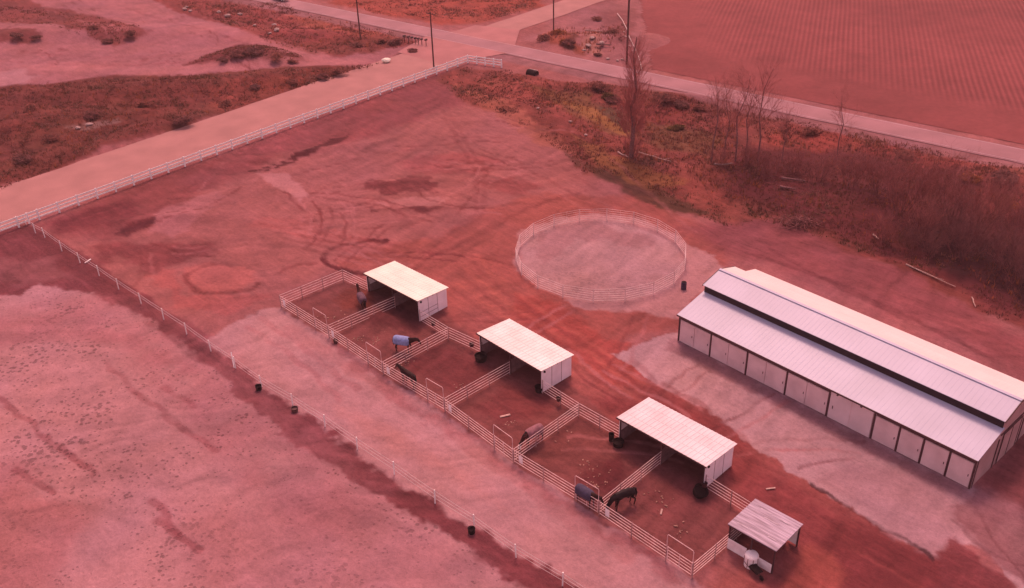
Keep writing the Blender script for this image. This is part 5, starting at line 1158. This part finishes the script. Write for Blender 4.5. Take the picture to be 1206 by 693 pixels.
# ================================================================== GRASS AND WEEDS (stuff)
def tufts(name, label, polys, n, palette, hmin, hmax, seed, width=.07, blades=4, clump=2.5):
    rs = np.random.RandomState(seed); P_ = []
    for poly, frac in polys:
        w = W(poly); xs = [p[0] for p in w]; ys = [p[1] for p in w]; need = int(n * frac); got = []
        for _ in range(40):
            x = rs.uniform(min(xs), max(xs), need * 2); y = rs.uniform(min(ys), max(ys), need * 2)
            dens = fbm(x, y, clump, seed) * .6 + fbm(x, y, 9, seed + 4) * .4
            ok = (sdist(x + (fbm(x, y, 4, 2) - .5) * 3, y, w) > 0) & (dens > rs.uniform(.36, .62, x.shape))
            got.append(np.stack([x[ok], y[ok]], 1))
            if sum(len(g) for g in got) >= need: break
        P_.append(np.concatenate(got)[:need])
    P_ = np.concatenate(P_); k = len(P_); z = Hn(P_[:, 0], P_[:, 1])
    az = rs.uniform(0, 6.283, (k, blades)); hh = rs.uniform(hmin, hmax, (k, blades)) * (.5 + fbm(P_[:, 0], P_[:, 1], 3, seed + 8))[:, None]; ln = rs.uniform(.15, .7, (k, blades)) * hh
    bx = P_[:, 0:1] + rs.normal(0, .13, (k, blades)); by = P_[:, 1:2] + rs.normal(0, .13, (k, blades)); wd = width * rs.uniform(.6, 1.6, (k, blades))
    px, py = -np.sin(az) * wd, np.cos(az) * wd; b0 = z[:, None] - .12 + np.zeros_like(bx)
    co = np.stack([np.stack([bx - px, by - py, b0], -1), np.stack([bx + px, by + py, b0], -1), np.stack([bx + np.cos(az) * ln, by + np.sin(az) * ln, z[:, None] + hh], -1)], 2).reshape(-1, 3)
    nf = k * blades
    me = bpy.data.meshes.new(name); me.vertices.add(nf * 3); me.vertices.foreach_set('co', co.ravel()); me.loops.add(nf * 3); me.polygons.add(nf)
    me.loops.foreach_set('vertex_index', np.arange(nf * 3, dtype=np.int32)); me.polygons.foreach_set('loop_start', (np.arange(nf) * 3).astype(np.int32)); me.polygons.foreach_set('loop_total', np.full(nf, 3, np.int32))
    pal = np.array(palette); sel = np.clip((fbm(P_[:, 0], P_[:, 1], 6, seed + 20) * 1.6 - .3) * len(pal) + rs.normal(0, .7, k), 0, len(pal) - .01).astype(int)
    c = np.repeat(pal[sel] * rs.uniform(.75, 1.25, (k, 1)), blades * 3, 0)
    at = me.attributes.new('plant', 'FLOAT_COLOR', 'POINT'); at.data.foreach_set('color', np.concatenate([c, np.ones((len(c), 1))], 1).ravel()); me.update(calc_edges=True)
    m = bpy.data.materials.new(name + '_blades'); m.use_nodes = True; nt = m.node_tree; b = nt.nodes['Principled BSDF']; b.inputs['Roughness'].default_value = .9; b.inputs['Specular IOR Level'].default_value = .1
    a_ = nt.nodes.new('ShaderNodeAttribute'); a_.attribute_name = 'plant'; nt.links.new(a_.outputs['Color'], b.inputs['Base Color'])
    tl = nt.nodes.new('ShaderNodeBsdfTranslucent'); nt.links.new(a_.outputs['Color'], tl.inputs['Color']); ms = nt.nodes.new('ShaderNodeMixShader'); ms.inputs[0].default_value = .45
    nt.links.new(b.outputs[0], ms.inputs[1]); nt.links.new(tl.outputs[0], ms.inputs[2]); nt.links.new(ms.outputs[0], nt.nodes['Material Output'].inputs['Surface']); me.materials.append(m)
    o = bpy.data.objects.new(name, me); COL.objects.link(o); tag(o, label, 'grass', kind='stuff'); return o
bank = [(-40, 108), (120, 94), (260, 90), (400, 84), (465, 70), (420, 84), (300, 120), (125, 172), (-40, 240)]
bank2 = [(200, 2), (340, 4), (350, 14), (440, 34), (495, 50), (440, 62), (400, 66), (330, 58), (270, 30)]
bank3 = [(-40, 2), (60, 12), (120, 20), (165, 36), (140, 54), (105, 48), (40, 30), (-40, 20)]
mnd = [(220, 78), (280, 56), (310, 56), (365, 74), (330, 77)]
far = [(400, 4), (640, -10), (630, 12), (560, 27), (450, 18)]
tri = [(634, 46), (660, 34), (740, 30), (735, 60), (690, 64)]
hwb = [HWP(60, -5.2), HWP(175, -5.2), HWP(175, -14), HWP(60, -14)]
tufts('grass', 'dry reddish grass on the rough ground and banks', [(GR, .5), (bank, .22), (bank2, .12), (far, .08), (bank3, .04), (mnd, .04)], 26000, [(.13, .050, .046), (.17, .062, .052), (.21, .08, .06), (.12, .062, .038), (.27, .13, .11)], .10, .30, 51)
tufts('weeds', 'taller dark and orange weeds clumped in the rough grass', [([(600, 90), (740, 108), (1000, 155), (1206, 205), (1240, 390), (1060, 300), (900, 250), (740, 200)], .6), (bank, .2), (bank2, .1), (tri, .1)], 3200, [(.13, .048, .046), (.19, .065, .055), (.30, .10, .05), (.16, .06, .05)], .25, .7, 57, .05, 5, 5)

# ================================================================== HAZE
def haze():
    m = bpy.data.materials.new('dusty_air'); m.use_nodes = True; nt = m.node_tree; nt.nodes.clear(); v = nt.nodes.new('ShaderNodeVolumePrincipled'); v.inputs['Density'].default_value = .00026; v.inputs['Color'].default_value = (.95, .62, .66, 1); v.inputs['Anisotropy'].default_value = .0
    o_ = nt.nodes.new('ShaderNodeOutputMaterial'); nt.links.new(v.outputs[0], o_.inputs['Volume'])
    h = MB().box((0, 0, 29.5), (12400, 12400, 63)).build('haze', m); tag(h, 'thin dusty red air over the place', kind='stuff')
haze()
